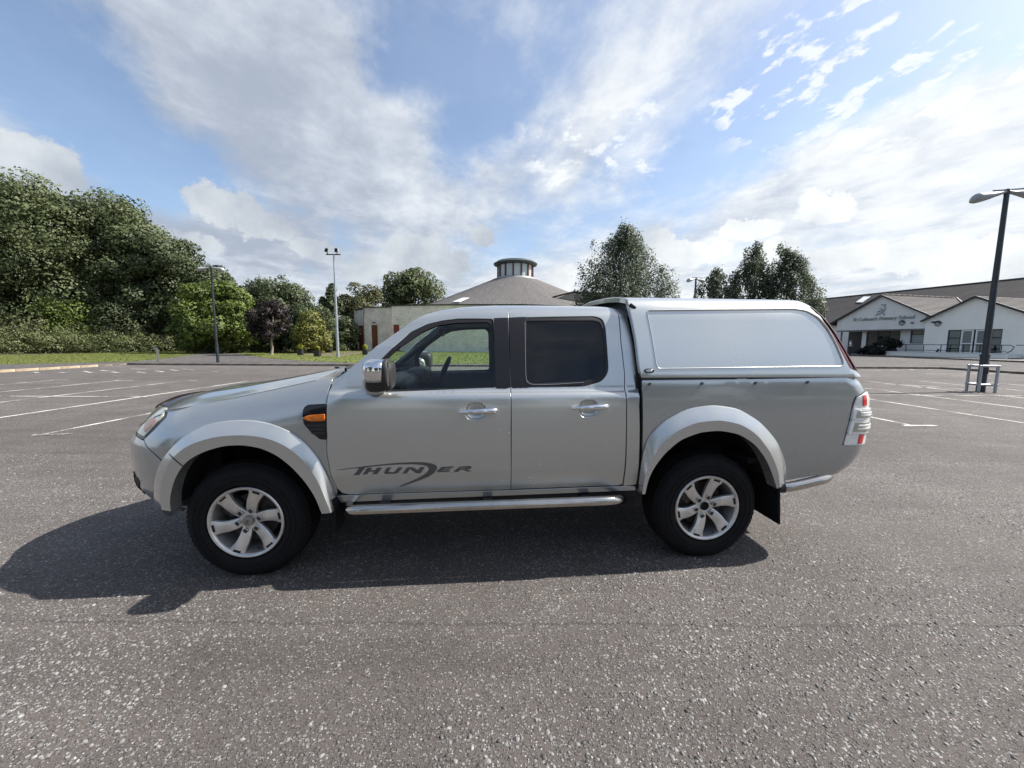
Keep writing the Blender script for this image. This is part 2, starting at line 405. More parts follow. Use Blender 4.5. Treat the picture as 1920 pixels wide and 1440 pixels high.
can_z = spl([1.20, 1.66, 1.68, 1.74, 1.80, 1.88, 2.1, 2.5], [1.20, 1.66, 1.68, 1.742, 1.788, 1.803, 1.818, 1.826])
zs_f = spl([-2.5, -2.2, -1.87, -1.55, -1.05, -.85], [.985, 1.020, 1.070, 1.134, 1.243, 1.285])
xf_f = spl([.36, .44, .50, .58, .83, .88, .95, 1.02, 1.08, 1.2], [-2.20, -2.30, -2.38, -2.415, -2.415, -2.395, -2.37, -2.345, -2.30, -2.15])
xr_f = spl([.40, .55, .60, .66, .80, 1.1, 1.20, 1.26, 1.32], [2.40, 2.52, 2.58, 2.64, 2.70, 2.705, 2.66, 2.60, 2.56])
xc_f = spl([1.2, 1.30, 1.64, 1.76, 1.83], [2.66, 2.60, 2.435, 2.33, 2.25])
def sst(t): t = np.clip(t, 0, 1); return t*t*(3-2*t)
def fend_w(u, v):
    zs = zs_f(u); t = np.clip((v-(zs-.25))/.25, 0, 1.3); return wl(np.minimum(v, 1.05))-.128*t**2.2
def S(kind, u, v):
    u = np.asarray(u, float); v = np.asarray(v, float)
    z = v.copy()
    if kind == 'cab':
        w = cab_w(v); z = cab_z(v)
        b = sst((u+1.05)/.2)*np.ones_like(v); b = np.where(v > 1.30, 1, b)
        w = b*w+(1-b)*fend_w(u, v)
        drop = np.where(u < .25, -.060*np.clip((.25-u)/.75, 0, 1.2)**2, 0)+np.where(u > .8, -.30*np.clip(u-.8, 0, .3)**2, 0)
        z = z+drop*np.clip((v-1.45)/.2, 0, 1)
        return np.stack([u, -w, z], -1)
    if kind in ('fender', 'bumper'):
        w = fend_w(u, v); xs = -1.80; Lx = xs-xf_f(v); Ly = .55
        ph = np.clip((xs-u)/.6, 0, math.pi/2); ex = np.clip((xs-u)/.6-math.pi/2, 0, 9)
        x = np.where(u < xs, xs-Lx*np.sin(ph), u); y = w-Ly*(1-np.cos(ph))-ex*.2
        return np.stack([x, -y, z], -1)
    if kind in ('bed', 'canopy'):
        if kind == 'bed': w = bed_w(v); xr = xr_f(v); Lx = .18
        else: w = can_w(v); z = can_z(v); xr = xc_f(z); Lx = .13
        xs = xr-Lx
        ph = np.clip((u-xs)/Lx, 0, math.pi/2); ex = np.clip((u-xs)/Lx-math.pi/2, 0, 99)*Lx
        x = np.where(u > xs, xs+Lx*np.sin(ph), u); y = w-Lx*(1-np.cos(ph))*(u > xs)-ex
        return np.stack([x, -np.maximum(y, 0), z], -1)
def Sn(kind, u, v, e=2e-3):
    a = S(kind, u+e, v)-S(kind, u-e, v); b = S(kind, u, v+e)-S(kind, u, v-e)
    n = np.cross(a, b); l = np.linalg.norm(n, axis=-1, keepdims=True); return n/np.maximum(l, 1e-12)
def trace(kind, pts):
    """pixels -> (u, v) on the surface"""
    pts = np.asarray(pts, float)
    u = np.zeros(len(pts)); v = np.zeros(len(pts))
    for i, (x, y) in enumerate(pts):
        q = side(x, y, -.80); u[i] = q[0]; v[i] = q[2]
    u = np.clip(u, -2.2, 2.55)
    e = 1e-4; best = None
    for it in range(60):
        r = proj(S(kind, u, v))-pts; J1 = (proj(S(kind, u+e, v))-r-pts)/e; J2 = (proj(S(kind, u, v+e))-r-pts)/e
        A = np.stack([J1, J2], -1); lam = 25.
        H = np.einsum('nij,nik->njk', A, A)+lam*np.eye(2)*(1+it < 30)+np.eye(2)*.5; g = np.einsum('nij,ni->nj', A, r)
        s = np.linalg.solve(H, g[..., None])[..., 0]; s = np.clip(s, -.06, .06)
        u = u-s[:, 0]; v = v-s[:, 1]
    return np.stack([u, v], -1)

def panel(name, kind, uv, m, parent, holes=(), off=0., depth=.022, grid=.05, mirror=False, edge=.0025, label=None):
    """sheet-metal panel: outline in (u,v) on the body surface, smooth analytic normals, turned-in edges"""
    loops = [resample(np.asarray(uv, float), min(grid, .035))]+[resample(np.asarray(h, float), min(grid, .03)) for h in holes]
    P = []; E = []
    for lp in loops:
        b = len(P); P += [tuple(q) for q in lp]; E += [(b+i, b+(i+1) % len(lp)) for i in range(len(lp))]
    lo = loops[0].min(0); hi = loops[0].max(0)
    gx = np.arange(lo[0]+grid*.5, hi[0], grid); gy = np.arange(lo[1]+grid*.5, hi[1], grid*.6)
    G = np.array([(a+(grid*.5 if j % 2 else 0), b) for j, b in enumerate(gy) for a in gx]) if len(gx) and len(gy) else np.zeros((0, 2))
    if kind == 'cab':      # finer rows where the shoulder and the low crease turn
        ex = np.array([(a, b) for b in list(np.arange(1.105, 1.26, .0105))+[.655, .664, .672, .680, .69] for a in np.arange(lo[0]+.02, hi[0], .045)])
        G = G[~((G[:, 1] > 1.095) & (G[:, 1] < 1.265))] if len(G) else G; G = np.vstack([G, ex[(ex[:, 1] > lo[1]) & (ex[:, 1] < hi[1])]])
    if len(G):
        k = inpoly(G, loops[0]) & (edge_dist(G, loops[0]) > (.006 if kind == 'cab' else grid*.35))
        for h in loops[1:]: k &= ~inpoly(G, h) & (edge_dist(G, h) > (.006 if kind == 'cab' else grid*.35))
        P += [tuple(q) for q in G[k]]
    res = delaunay_2d_cdt([Vector(p) for p in P], E, [], 0, 1e-6)
    V2 = np.array([tuple(v) for v in res[0]]); T = np.array([tuple(f) for f in res[2]])
    c = V2[T].mean(1); k = inpoly(c, loops[0])
    for h in loops[1:]: k &= ~inpoly(c, h)
    T = T[k]
    a, b, d = V2[T[:, 0]], V2[T[:, 1]], V2[T[:, 2]]
    ar = (b[:, 0]-a[:, 0])*(d[:, 1]-a[:, 1])-(b[:, 1]-a[:, 1])*(d[:, 0]-a[:, 0])
    T = T[np.abs(ar) > 1e-9]; ar = ar[np.abs(ar) > 1e-9]; T[ar < 0] = T[ar < 0][:, ::-1]
    nrm = Sn(kind, V2[:, 0], V2[:, 1]); V3 = S(kind, V2[:, 0], V2[:, 1])+nrm*off
    V = list(V3); NN = list(nrm); F = [tuple(t) for t in T]
    if depth:
        for li, lp in enumerate(loops):
            n = len(lp); ar = sum(lp[i][0]*lp[(i+1) % n][1]-lp[(i+1) % n][0]*lp[i][1] for i in range(n))
            if (ar < 0) != (li > 0): lp = lp[::-1]
            t = np.roll(lp, -1, 0)-np.roll(lp, 1, 0); t /= np.maximum(np.linalg.norm(t, axis=1, keepdims=True), 1e-9)
            on = np.stack([t[:, 1], -t[:, 0]], -1)          # outward in uv
            n0 = Sn(kind, lp[:, 0], lp[:, 1]); p0 = S(kind, lp[:, 0], lp[:, 1])+n0*off
            lp1 = lp+on*edge; p1 = S(kind, lp1[:, 0], lp1[:, 1])+n0*(off-edge)
            o3 = p1-(p0-n0*edge); o3 /= np.maximum(np.linalg.norm(o3, axis=1, keepdims=True), 1e-9)
            p2 = p1-n0*depth
            n1 = n0*.55+o3*.83
            b = len(V); V += list(p0)+list(p1)+list(p1)+list(p2); NN += list(n0)+list(n1)+list(o3)+list(o3)
            for i in range(n):
                j = (i+1) % n
                F.append((b+j, b+i, b+n+i, b+n+j)); F.append((b+2*n+j, b+2*n+i, b+3*n+i, b+3*n+j))
    V = np.array(V); NN = np.array(NN)
    out = []
    for sgn in ((1, -1) if mirror else (1,)):
        if sgn == 1: o = mk(name, V, F, m, parent, normals=NN)
        else:
            V2m = V*np.array([1, -1, 1]); o = mk(name, V2m, [f[::-1] for f in F], m, parent, normals=NN*np.array([1, -1, 1]))
        if label: o['label'] = label
        out.append(o)
    return out[0]
def zpts(ox, oy, sc, pts): return [(ox+a/sc, oy+b/sc) for a, b in pts]
# ------------------------------------------------------------------ THE PICKUP TRUCK
truck = thing('pickup_truck', 'silver double cab pickup truck with hard canopy and THUNDER lettering on its front door', 'pickup truck', (TX, TY, 0), TH)
T = truck
def tp(kind, px, r=0., only=None):
    P = round_poly(px, r, only=only) if r else np.array(px, float)
    return trace(kind, P)
# --- outlines (front door, rear door, windows)
fd = [(957.0, 917), (957.0, 800), (957.0, 735), (953.7, 640), (952.2, 576), (900, 576), (860, 578), (828, 582), (800, 589), (770, 604), (735, 629), (700, 655), (672, 679), (650, 697), (628, 712), (617, 735), (613, 790), (614, 850), (621, 890), (632, 915), (642, 924), (655, 926.5)]
fdw = round_poly([(704, 683), (735, 652), (769, 622), (800.6, 607), (830, 600), (860, 596.5), (926, 597), (927.5, 640), (930, 727.5), (800, 732.5), (727, 735), (704, 737)], 6)
fd_uv = trace('cab', fd); fdw_uv = trace('cab', fdw)
def cup_uv(px):
    c = trace('cab', [px])[0]; w = np.linspace(0, 2*math.pi, 28, endpoint=False)
    return np.stack([c[0]+.066*np.sign(np.cos(w))*np.abs(np.cos(w))**.8, c[1]+.058*np.sign(np.sin(w))*np.abs(np.sin(w))**.8], -1)
fd_o = panel('front_door', 'cab', fd_uv, PAINT, T, holes=[fdw_uv, cup_uv((892, 771))], mirror=True, depth=.016)
rd = [(958.9, 916.5), (958.9, 735), (955.6, 640), (954.1, 576), (1020, 574.5), (1100, 575), (1142, 577), (1154, 580), (1159, 592), (1163, 640), (1170, 700), (1172.5, 740), (1173.5, 800), (1172, 860), (1167, 907), (1160, 909.5), (1060, 913)]
rdw = round_poly([(958.5, 594.5), (1040, 593), (1115, 592), (1130, 597), (1136, 612), (1142, 690), (1139, 703), (1128, 716), (1096, 725.5), (960, 727)], 7, only=[2, 3, 4, 5, 6, 7, 8])
rdb = [(987, 593.5)]
rd_uv = trace('cab', rd); rdw_uv = trace('cab', rdw)
rd_o = panel('rear_door', 'cab', rd_uv, PAINT, T, holes=[trace('cab', round_poly([(962, 595), (1040, 593), (1115, 592), (1130, 597), (1136, 612), (1142, 690), (1139, 703), (1128, 716), (1096, 725.5), (963, 727)], 7, only=[2, 3, 4, 5, 6, 7, 8])), cup_uv((1104, 766))], mirror=True, depth=.016)
gq = resample(trace('cab', [(957.95, 915), (957.95, 735), (954.6, 640), (953.2, 579)]), .04, False); gp = S('cab', gq[:, 0], gq[:, 1])-Sn('cab', gq[:, 0], gq[:, 1])*.0050
for sg in (1, -1): tube('door_seal', [tuple(q*np.array([1, sg, 1])) for q in gp], .0042, DARK, T, 6)
# cab corner behind the rear door
cc = [(1169.5, 911), (1175, 870), (1176.5, 800), (1175.5, 740), (1172.5, 700), (1165.5, 640), (1161.5, 592), (1157, 579), (1163, 579), (1172, 587), (1181, 619), (1187.5, 650), (1192, 681), (1195, 725), (1197.8, 760), (1199, 800), (1197.5, 870), (1193, 908)]
panel('cab_corner', 'cab', trace('cab', cc), PAINT, T, mirror=True)
# black window frames and centre pillar
gin = round_poly([(722, 675), (755, 645), (790, 622), (820, 609), (855, 604.5), (915, 603), (924.5, 612), (928, 660), (929, 722), (924, 726), (800, 729.5), (727, 731), (716, 728), (716, 684)], 4)
for nm, kind_, ou, inn in (('window_trim', 'cab', [(x, y) for x, y in fdw], gin),):
    panel(nm, 'cab', trace('cab', ou), BLACKT, T, holes=[trace('cab', inn)], off=-.004, depth=.012, mirror=True, grid=.04)
panel('pillar_trim', 'cab', trace('cab', [(926.5, 597), (952.2, 596), (953.4, 640), (956.6, 728), (929.5, 728), (928.2, 680), (927.2, 640)]), SATIN, T, off=.0025, depth=.006, mirror=True, grid=.04)
panel('pillar_trim', 'cab', trace('cab', [(954.6, 596), (987, 594.5), (984, 605), (984, 660), (986, 720), (992, 726.5), (959.0, 727.5), (955.8, 640)]), SATIN, T, off=.0025, depth=.006, mirror=True, grid=.04)
rgi = round_poly([(986, 601), (1040, 600), (1115, 600), (1126, 604), (1130.5, 616), (1136, 680), (1134, 699), (1122, 708.5), (1092, 716), (1000, 719.5), (989, 716), (985, 700)], 4)
panel('window_trim', 'cab', trace('cab', round_poly([(963, 595), (1040, 593), (1115, 592), (1130, 597), (1136, 612), (1142, 690), (1139, 703), (1128, 716), (1096, 725.5), (964, 727)], 7, only=[2, 3, 4, 5, 6, 7, 8])), BLACKT, T, holes=[trace('cab', rgi)], off=-.004, depth=.012, mirror=True, grid=.04)
cs_ = resample(trace('cab', round_poly([(984.3, 604), (984.8, 650), (985.8, 702), (988, 717.5), (999, 721.2), (1045, 720.2), (1094, 717)], 5, closed=False)), .03, False)
tube('chrome_strip', [tuple(q) for q in (S('cab', cs_[:, 0], cs_[:, 1])+Sn('cab', cs_[:, 0], cs_[:, 1])*.001)], .0032, STEEL, T, 6)
panel('door_glass', 'cab', trace('cab', gin), GLASSF, T, off=-.012, depth=0, mirror=True, grid=.05)
panel('tinted_glass', 'cab', trace('cab', rgi), GLASSD, T, off=-.010, depth=0, mirror=True, grid=.05)

# --- arches
fo_in = zpts(220, 680, 3.429, [(345, 955), (335, 900), (340, 850), (370, 740), (420, 660), (470, 615), (560, 570), (680, 535), (800, 529), (920, 548), (1030, 598), (1130, 680), (1210, 770), (1270, 860), (1315, 972)])
fo_cr = zpts(220, 680, 3.429, [(285, 948), (272, 850), (285, 760), (320, 660), (375, 590), (430, 545), (520, 505), (650, 473), (800, 465), (920, 476), (1020, 505), (1110, 553), (1200, 630), (1290, 760), (1372, 966)])
fo_out = zpts(220, 680, 3.429, [(262, 938), (247, 850), (246, 760), (262, 680), (290, 622), (345, 552), (430, 472), (560, 400), (700, 373), (850, 366), (980, 385), (1110, 435), (1210, 507), (1310, 630), (1390, 800), (1424, 915)])
ro_in = zpts(1100, 530, 2.717, [(298, 1078), (315, 1000), (345, 940), (400, 868), (480, 800), (580, 762), (680, 753), (780, 772), (860, 825), (915, 900), (950, 985), (970, 1050)])
ro_cr = zpts(1100, 530, 2.717, [(283, 1077), (298, 980), (330, 900), (385, 820), (460, 755), (560, 712), (680, 700), (790, 722), (870, 775), (935, 860), (978, 960), (985, 1042)])
ro_out = zpts(1100, 530, 2.717, [(256, 1062), (270, 960), (288, 830), (330, 760), (400, 697), (510, 640), (640, 621), (770, 640), (880, 705), (965, 800), (1008, 900), (1014, 965), (1000, 1028)])
def arc_rs(P, n):
    P = np.asarray(P, float); d = np.r_[0, np.cumsum(np.linalg.norm(np.diff(P, axis=0), axis=1))]; t = np.linspace(0, d[-1], n)
    Q = np.stack([np.interp(t, d, P[:, 0]), np.interp(t, d, P[:, 1])], -1)
    for _ in range(3):
        Q[1:-1] = .25*Q[:-2]+.5*Q[1:-1]+.25*Q[2:]
    return Q
def flare(kind, o, c, i, name, front):
    n = 57; o, c, i = arc_rs(o, n), arc_rs(c, n), arc_rs(i, n)
    def so(P):
        uv = trace(kind, P); return S(kind, uv[:, 0], uv[:, 1])+Sn(kind, uv[:, 0], uv[:, 1])*.004
    O = so(o)
    if front:   # the flare follows the corner of the body towards the bumper
        def pl(P, y0):
            out = []
            for k, (x, y) in enumerate(P):
                q = side(x, y, y0)
                for _ in range(4):
                    dx = max(0, -1.70-q[0]); yy = y0+dx*dx*.55; q = side(x, y, yy)
                out.append(q)
            return np.array(out)
    else:
        def pl(P, y0): return np.array([side(x, y, y0) for x, y in P])
    C = pl(c, -.917); I = pl(i, -.910)
    rows = []
    for t in (0, .05, .2, .4, .6, .8, .93, 1):
        b = O*(1-t)+C*t
        bul = (math.sin(t*math.pi/2)**.75-t)
        b[:, 1] = O[:, 1]+(C[:, 1]-O[:, 1])*min(1., (t*.80+.20*math.sin(t*math.pi/2))*1.0+(.16 if t > 0 else 0)*(1-t))
        rows.append(b)
    rows.append(C*.9+I*.1); rows.append(C*.5+I*.5); rows.append(C*.08+I*.92); 
    I1 = I.copy(); rows.append(I1)
    cen = I.mean(0)
    for dy in (.006, .03, .10):
        Q = I.copy(); Q[:, 1] += dy; d = (Q-cen)*np.array([1, 0, 1]); d /= np.linalg.norm(d, axis=1, keepdims=True); Q += d*(.002 if dy < .01 else .006); rows.append(Q)
    m_ = len(rows); V = np.concatenate(rows); F = []
    for a in range(m_-1):
        for k in range(n-1): F.append((a*n+k, a*n+k+1, (a+1)*n+k+1, (a+1)*n+k))
    # close the two ends
    V = np.concatenate([V]); 
    e0 = [a*n for a in range(m_)]; e1 = [a*n+n-1 for a in range(m_)]
    F.append(tuple(e0)); F.append(tuple(e1[::-1]))
    for sg in (1, -1):
        VV = V*np.array([1, sg, 1]); mk(name, VV, F if sg == 1 else [f[::-1] for f in F], FLARE, T, sharp=24)
    return O, C, I
FSEAM = True
fO, fC, fI = flare('fender', fo_out, fo_cr, fo_in, 'wheel_arch_flare', True)
for sg in (1, -1):
    tube('flare_seam', [tuple((p+np.array([0, -.002, 0]))*np.array([1, sg, 1])) for p in (fO[12], fO[12]*.5+fC[12]*.5+np.array([0, -.004, 0]), fC[12], fI[12])], .0022, DARK, T, 6)
rO, rC, rI = flare('bed', ro_out, ro_cr, ro_in, 'wheel_arch_flare', False)

# --- front fender: wing outline with the wheel opening cut in
bl_px = [(338, 766), (390, 756), (450, 745), (520, 730), (600, 712.5), (625, 706)]
mid_f = [((a[0]+b[0])/2, (a[1]+b[1])/2) for a, b in zip(arc_rs(fo_out, 30), arc_rs(fo_cr, 30))]
arch = [p for p in mid_f if p[1] < 862 or p[0] > 500]
fend = [(318, 763), (327, 768)]+bl_px[1:]+[(614.5, 733), (610.5, 790), (611.5, 850), (618.5, 890), (629, 914), (631, 922)]+arch[::-1]+[(304, 862.5), (290, 850), (270.5, 824.5), (290, 806), (312, 783), (320, 764)]
# vent cut-out
vent = round_poly([(567.5, 779), (570, 765), (577.5, 759.5), (612, 757.5), (611.5, 790), (613.3, 824), (600, 823), (583, 809), (570.5, 795)], 4)
fend = fend[1:]
panel('front_wing', 'fender', trace('fender', fend), PAINT_B, T, mirror=True)
panel('wing_vent', 'fender', trace('fender', vent), mat('gloss_black', (.008, .008, .010), .12), T, off=.004, depth=.006, mirror=True, grid=.03)
for q in range(3):
    y = 797+q*7
    panel('vent_slat', 'fender', trace('fender', [(574+q*5, y), (609, y-1), (610, y+2.2), (577+q*5, y+2.2)]), PLAST, T, off=.009, depth=.005, grid=.03)
panel('side_repeater', 'fender', trace('fender', round_poly([(569, 784.4), (579, 779.7), (609, 777), (609.3, 788), (584, 789.3)], 2)), ORANGE, T, off=.013, depth=.010, mirror=True, grid=.02)

# --- bumper
bmp = [(270.5, 825.5), (289, 851), (302.5, 863.5), (295, 884), (292, 907), (296, 942), (300, 952), (280, 944), (262, 936)]
uvb = trace('bumper', [(x-1.3, y+1.6) if k < 3 else (x, y) for k, (x, y) in enumerate(bmp[:7])]); 
low_v = .41
uvb = [tuple(q) for q in uvb]
front_end = -1.80-.6*(math.pi/2)-1.2
poly = uvb+[(-1.93, .425), (-2.2, .44), (-2.6, .50), (front_end, .50), (front_end, .90), (-2.5, .90), (-2.30, uvb[0][1]+.01)]
panel('front_bumper', 'bumper', poly, PAINT_B, T, mirror=True, grid=.045)
fog = round_poly([(246.5, 892.5), (257, 895), (262, 904.5), (261, 917.7), (253.5, 919.5), (248, 908)], 2)
panel('fog_lamp', 'bumper', trace('bumper', fog), PLAST, T, off=.005, depth=.006, mirror=True, grid=.03)
panel('fog_lens', 'bumper', trace('bumper', round_poly([(250.5, 899), (256, 901), (258, 907), (256, 913), (252, 911)], 2)), GLASSD, T, off=.009, depth=.004, mirror=True, grid=.03)
panel('front_grille', 'bumper', [(-2.75, .90), (front_end-.2, .90), (front_end-.2, 1.0), (-2.75, 1.0)], PLAST, T, mirror=True, grid=.05)
panel('grille_bar', 'bumper', [(-2.8, .93), (front_end-.2, .93), (front_end-.2, .96), (-2.8, .96)], CHROME, T, off=.01, mirror=True, grid=.05)
# --- headlamp
hl = [(290, 763.5), (317.5, 762.5), (316, 772), (310, 783), (292, 802), (270.5, 824), (264, 824.5), (263, 812), (269, 785), (277, 771)]
uh = trace('fender', hl); uh = np.array([tuple(q) for q in uh])
ins = [6, 7, 8, 9, 0]
hp = [tuple(uh[i]) for i in (0, 1, 2, 3, 4, 5)]+[(-2.42, uh[5][1]+.0), (-2.68, .93), (-2.70, 1.0), (-2.30, 1.045)]
panel('headlight', 'fender', hp, mat('headlamp_housing', (.02, .02, .022), .3), T, off=-.004, depth=.02, mirror=True, grid=.03)
hg = trace('fender', [(291, 765), (312, 765), (308, 775), (302, 783), (287, 799), (271, 818)])
hgp = [tuple(q) for q in hg]+[(-2.40, hg[5][1]+.01), (-2.62, .945), (-2.64, .99), (-2.30, 1.035)]
panel('headlight_lens', 'fender', hgp, HEADL, T, off=.004, depth=.006, mirror=True, grid=.03)
panel('indicator', 'fender', trace('fender', round_poly([(276, 790), (290, 783), (294, 788), (286, 799), (274, 811), (271, 806)], 3)), ORANGE2, T, off=.007, depth=.004, mirror=True, grid=.02)
panel('lens_divider', 'fender', trace('fender', [(272, 778.5), (304, 777), (304, 778.2), (272, 780)]), mat('lens_line', (.10, .10, .09), .4), T, off=.0065, depth=.003, mirror=True, grid=.03)

# --- bonnet
def hood(x, t):
    zs = zs_f(x)+.004; w = fend_w(x, zs_f(x))-.006
    # width closes in towards the nose
    nx = np.clip((-1.85-x)/.42, 0, 1); ww = w-.30*nx**2.2
    c = np.interp(x, [-2.3, -1.9, -1.2, -.8], [.040, .074, .052, .045])
    z = zs+c*(1-np.abs(t)**2.3)+.010*np.exp(-((np.abs(t)-.62)/.10)**2)*sst((x+2.2)/.4)-.050*np.clip((-1.98-x)/.28, 0, 1.3)**2
    return np.stack([x-.10*(1-np.abs(t)**2)*sst((-1.6-x)/.6)+0*t, t*ww, z], -1)
nx_, nt_ = 44, 61
xs = np.linspace(-2.26, -.93, nx_); ts = np.linspace(-1, 1, nt_)
X, TT = np.meshgrid(xs, ts, indexing='ij'); 
# rear edge of the bonnet sweeps forward towards its corners
Xr = X-(.055+.10*TT**2)*sst((X+1.35)/.42)
V = hood(Xr, TT).reshape(-1, 3); F = [(i*nt_+j, (i+1)*nt_+j, (i+1)*nt_+j+1, i*nt_+j+1) for i in range(nx_-1) for j in range(nt_-1)]
b0 = len(V); edge = [i*nt_ for i in range(nx_)]+[(nx_-1)*nt_+j for j in range(1, nt_)]+[i*nt_+nt_-1 for i in range(nx_-2, -1, -1)]+[j for j in range(nt_-2, 0, -1)]
V = np.concatenate([V, V[edge]+np.array([0, 0, -.02])]); ne = len(edge)
F += [(edge[k], b0+k, b0+(k+1) % ne, edge[(k+1) % ne]) for k in range(ne)]
mk('bonnet', V, [f[::-1] for f in F], PAINT_B, T, sharp=50)
# tinted stone deflector across the nose
rows = []
for s_, (dx, dz) in enumerate([(.16, .010), (.06, .030), (-.02, .028), (-.075, .002), (-.095, -.050), (-.08, -.055), (-.01, .015), (.06, .020), (.16, .004)]):
    t = np.linspace(-1.0, 1.0, 41); x = np.full_like(t, -2.20); P = hood(x, t*.985)
    P[:, 0] += dx-.03*(1-t**2)+.10*np.abs(t)**6; P[:, 2] += dz-.012*np.abs(t)**8; rows.append(P)
V = np.concatenate(rows); n = 41; F = [(a*n+k, a*n+k+1, (a+1)*n+k+1, (a+1)*n+k) for a in range(8) for k in range(n-1)]
mk('bonnet_deflector', V, F, TINT, T, sharp=50)
# nose panel closes the front under the bonnet
box('nose_core', (-2.0, 0, .72), (.40, 1.1, .50), DARK, T)
# washer jets, scuttle and wipers
for yy in (.05, .42):
    p = hood(np.array([-1.22]), np.array([yy]))[0]; box('washer_jet', (p[0], p[1], p[2]+.008), (.035, .022, .014), PLAST, T, bev=.004)
V = []; rows = []
for f in (0, .35, .7, 1):
    t = np.linspace(-1, 1, 31); ra = hood(np.full_like(t, -.985)-.10*t**2, t)+np.array([0, 0, -.018])
    rb = np.stack([-.74-.16*t**2*0-(1-t**2)*.15, t*.735, np.full_like(t, 1.262)], -1)
    q = ra*(1-f)+rb*f; q[:, 2] -= .030*math.sin(f*math.pi); rows.append(q)
V = np.concatenate(rows); n = 31; F = [(a*n+k, a*n+k+1, (a+1)*n+k+1, (a+1)*n+k) for a in range(3) for k in range(n-1)]
mk('scuttle_panel', V, F, mat('scuttle_plastic', (.05, .052, .055), .55, bump=.2, bs=90), T)
for y0, y1 in ((-.58, -.02), (.05, .62)):
    w = thing  # wiper
    mb = MB(); mb.tube([(-.93, y0, 1.275), (-.955, (y0+y1)/2, 1.305), (-.93, y1, 1.325)], .006, 6); mb.tube([(-.98, y0+.1, 1.262), (-.955, y0+.02, 1.300), (-.955, (y0+y1)/2, 1.312)], .008, 6); mb.box((-.985, y0+.1, 1.262), (.016, .016, .012))
    mb.build('wiper', PLAST, T, smooth=True)

# --- roof and windscreen
def cabP(u, v): return S('cab', u, v)
us = np.linspace(-.40, 1.0, 40); vs = np.linspace(1.675, 2.35, 22)
rows = []
for v in vs: rows.append(S('cab', us-(v-1.675)*.12*sst((.1-us)/.5), np.full_like(us, v)))
R1 = np.array(rows)
n = len(us); Vn = R1.reshape(-1, 3); Vm = Vn*np.array([1, -1, 1]); dz_ = .0015+.03*np.clip((-.18-Vn[:, 0])/.22, 0, 1)**1.5; Vn[:, 2] -= dz_; Vm[:, 2] -= dz_
V = np.concatenate([Vn, Vm]); F = []
for a in range(len(vs)-1):
    for k in range(n-1):
        F.append((a*n+k, a*n+k+1, (a+1)*n+k+1, (a+1)*n+k)); o_ = len(Vn); F.append((o_+a*n+k, o_+(a+1)*n+k, o_+(a+1)*n+k+1, o_+a*n+k+1))
bm = bmesh.new(); vv = [bm.verts.new(p) for p in V]; [bm.faces.new([vv[i] for i in f]) for f in F]; bmesh.ops.remove_doubles(bm, verts=bm.verts, dist=.0005)
bmo('roof', bm, PAINT, T, sharp=60)
# headliner and inner roof
box('headliner', (.33, 0, 1.640), (1.30, 1.16, .03), mat('headliner_cloth', (.25, .25, .24), .9), T, bev=.01)
# windscreen, curved in plan
rows = []
for f in np.linspace(0, 1, 12):
    t = np.linspace(-1, 1, 25)
    xb = -.86-(1-t**2)*.17; xt = -.30-(1-t**2)*.13
    wb, wt = .735, .60; zb, zt = 1.262, 1.672+.045*0
    rows.append(np.stack([xb*(1-f)+xt*f-.035*math.sin(f*math.pi), t*(wb*(1-f)+wt*f), zb*(1-f)+(zt+.045*(1-t**2))*f+.02*math.sin(f*math.pi)], -1))
V = np.concatenate(rows); n = 25; F = [(a*n+k, a*n+k+1, (a+1)*n+k+1, (a+1)*n+k) for a in range(11) for k in range(n-1)]
mk('windscreen', V, F, GLASSW, T)
for sg in (-1, 1):   # inner lining of the windscreen pillars, the black edge outside
    pth = [(-.86, sg*.705, 1.255), (-.66, sg*.665, 1.41), (-.45, sg*.615, 1.56), (-.30, sg*.575, 1.64)]
    tube('pillar_lining', pth, [.022, .024, .026, .028], BLACKT, T, 8)
mb = MB(); mb.box((-.30, 0, 1.655), (.05, .60, .02)); mb.build('windscreen_header', PAINT, T)
# --- canopy on the load bed
co = round_poly([(1204, 706.8), (1200.5, 690), (1197.6, 665), (1193.7, 634), (1187.5, 603), (1181, 576), (1177, 561)], 10, closed=False)
c0 = trace('canopy', co); c1 = trace('canopy', [(1608, 701.5), (1606, 690)])
cpoly = [tuple(q) for q in c0]+[(c0[-1][0]-.03, 1.86), (c0[-1][0]-.06, 2.1), (c0[-1][0]-.08, 2.5), (2.28, 2.5), (2.28, 1.80)]
ubr = c1[0][0]
rec_px = round_poly([(1212, 581.5), (1490, 578.5), (1512, 582), (1535, 595), (1552, 615), (1566, 640), (1577, 665), (1582.5, 679), (1580, 686.5), (1236.5, 691.5), (1231, 687), (1222, 630)], 7)
rec = trace('canopy', rec_px)
slit = trace('canopy', [(1530, 582.5), (1546, 607), (1566, 640), (1585, 675), (1593, 690)])
cpoly = [tuple(q) for q in c0]+[(c0[-1][0]-.03, 1.86), (c0[-1][0]-.06, 2.1), (c0[-1][0]-.08, 2.5), (2.20, 2.5), (2.27, 2.0), (2.31, 1.80)]+[tuple(q) for q in slit]+[(float(xc_f(1.29))-.02, 1.262), (2.3, 1.264)]
panel('canopy_shell', 'canopy', cpoly, CANOPY, T, holes=[rec], mirror=True, grid=.05, depth=.03, edge=.005)
panel('canopy_side_panel', 'canopy', rec, CANOPY, T, off=-.006, depth=0, mirror=True, grid=.06)
# bead round the recessed panel: raised lip that catches the light
q = resample(rec, .03); nn = Sn('canopy', q[:, 0], q[:, 1]); pp = S('canopy', q[:, 0], q[:, 1])
for sg in (1, -1):
    P = (pp+nn*.000)*np.array([1, sg, 1]); P = [tuple(a) for a in P]; P.append(P[0]); P.append(P[1]); tube('panel_bead', P, .0038, CANOPY, T, 6)
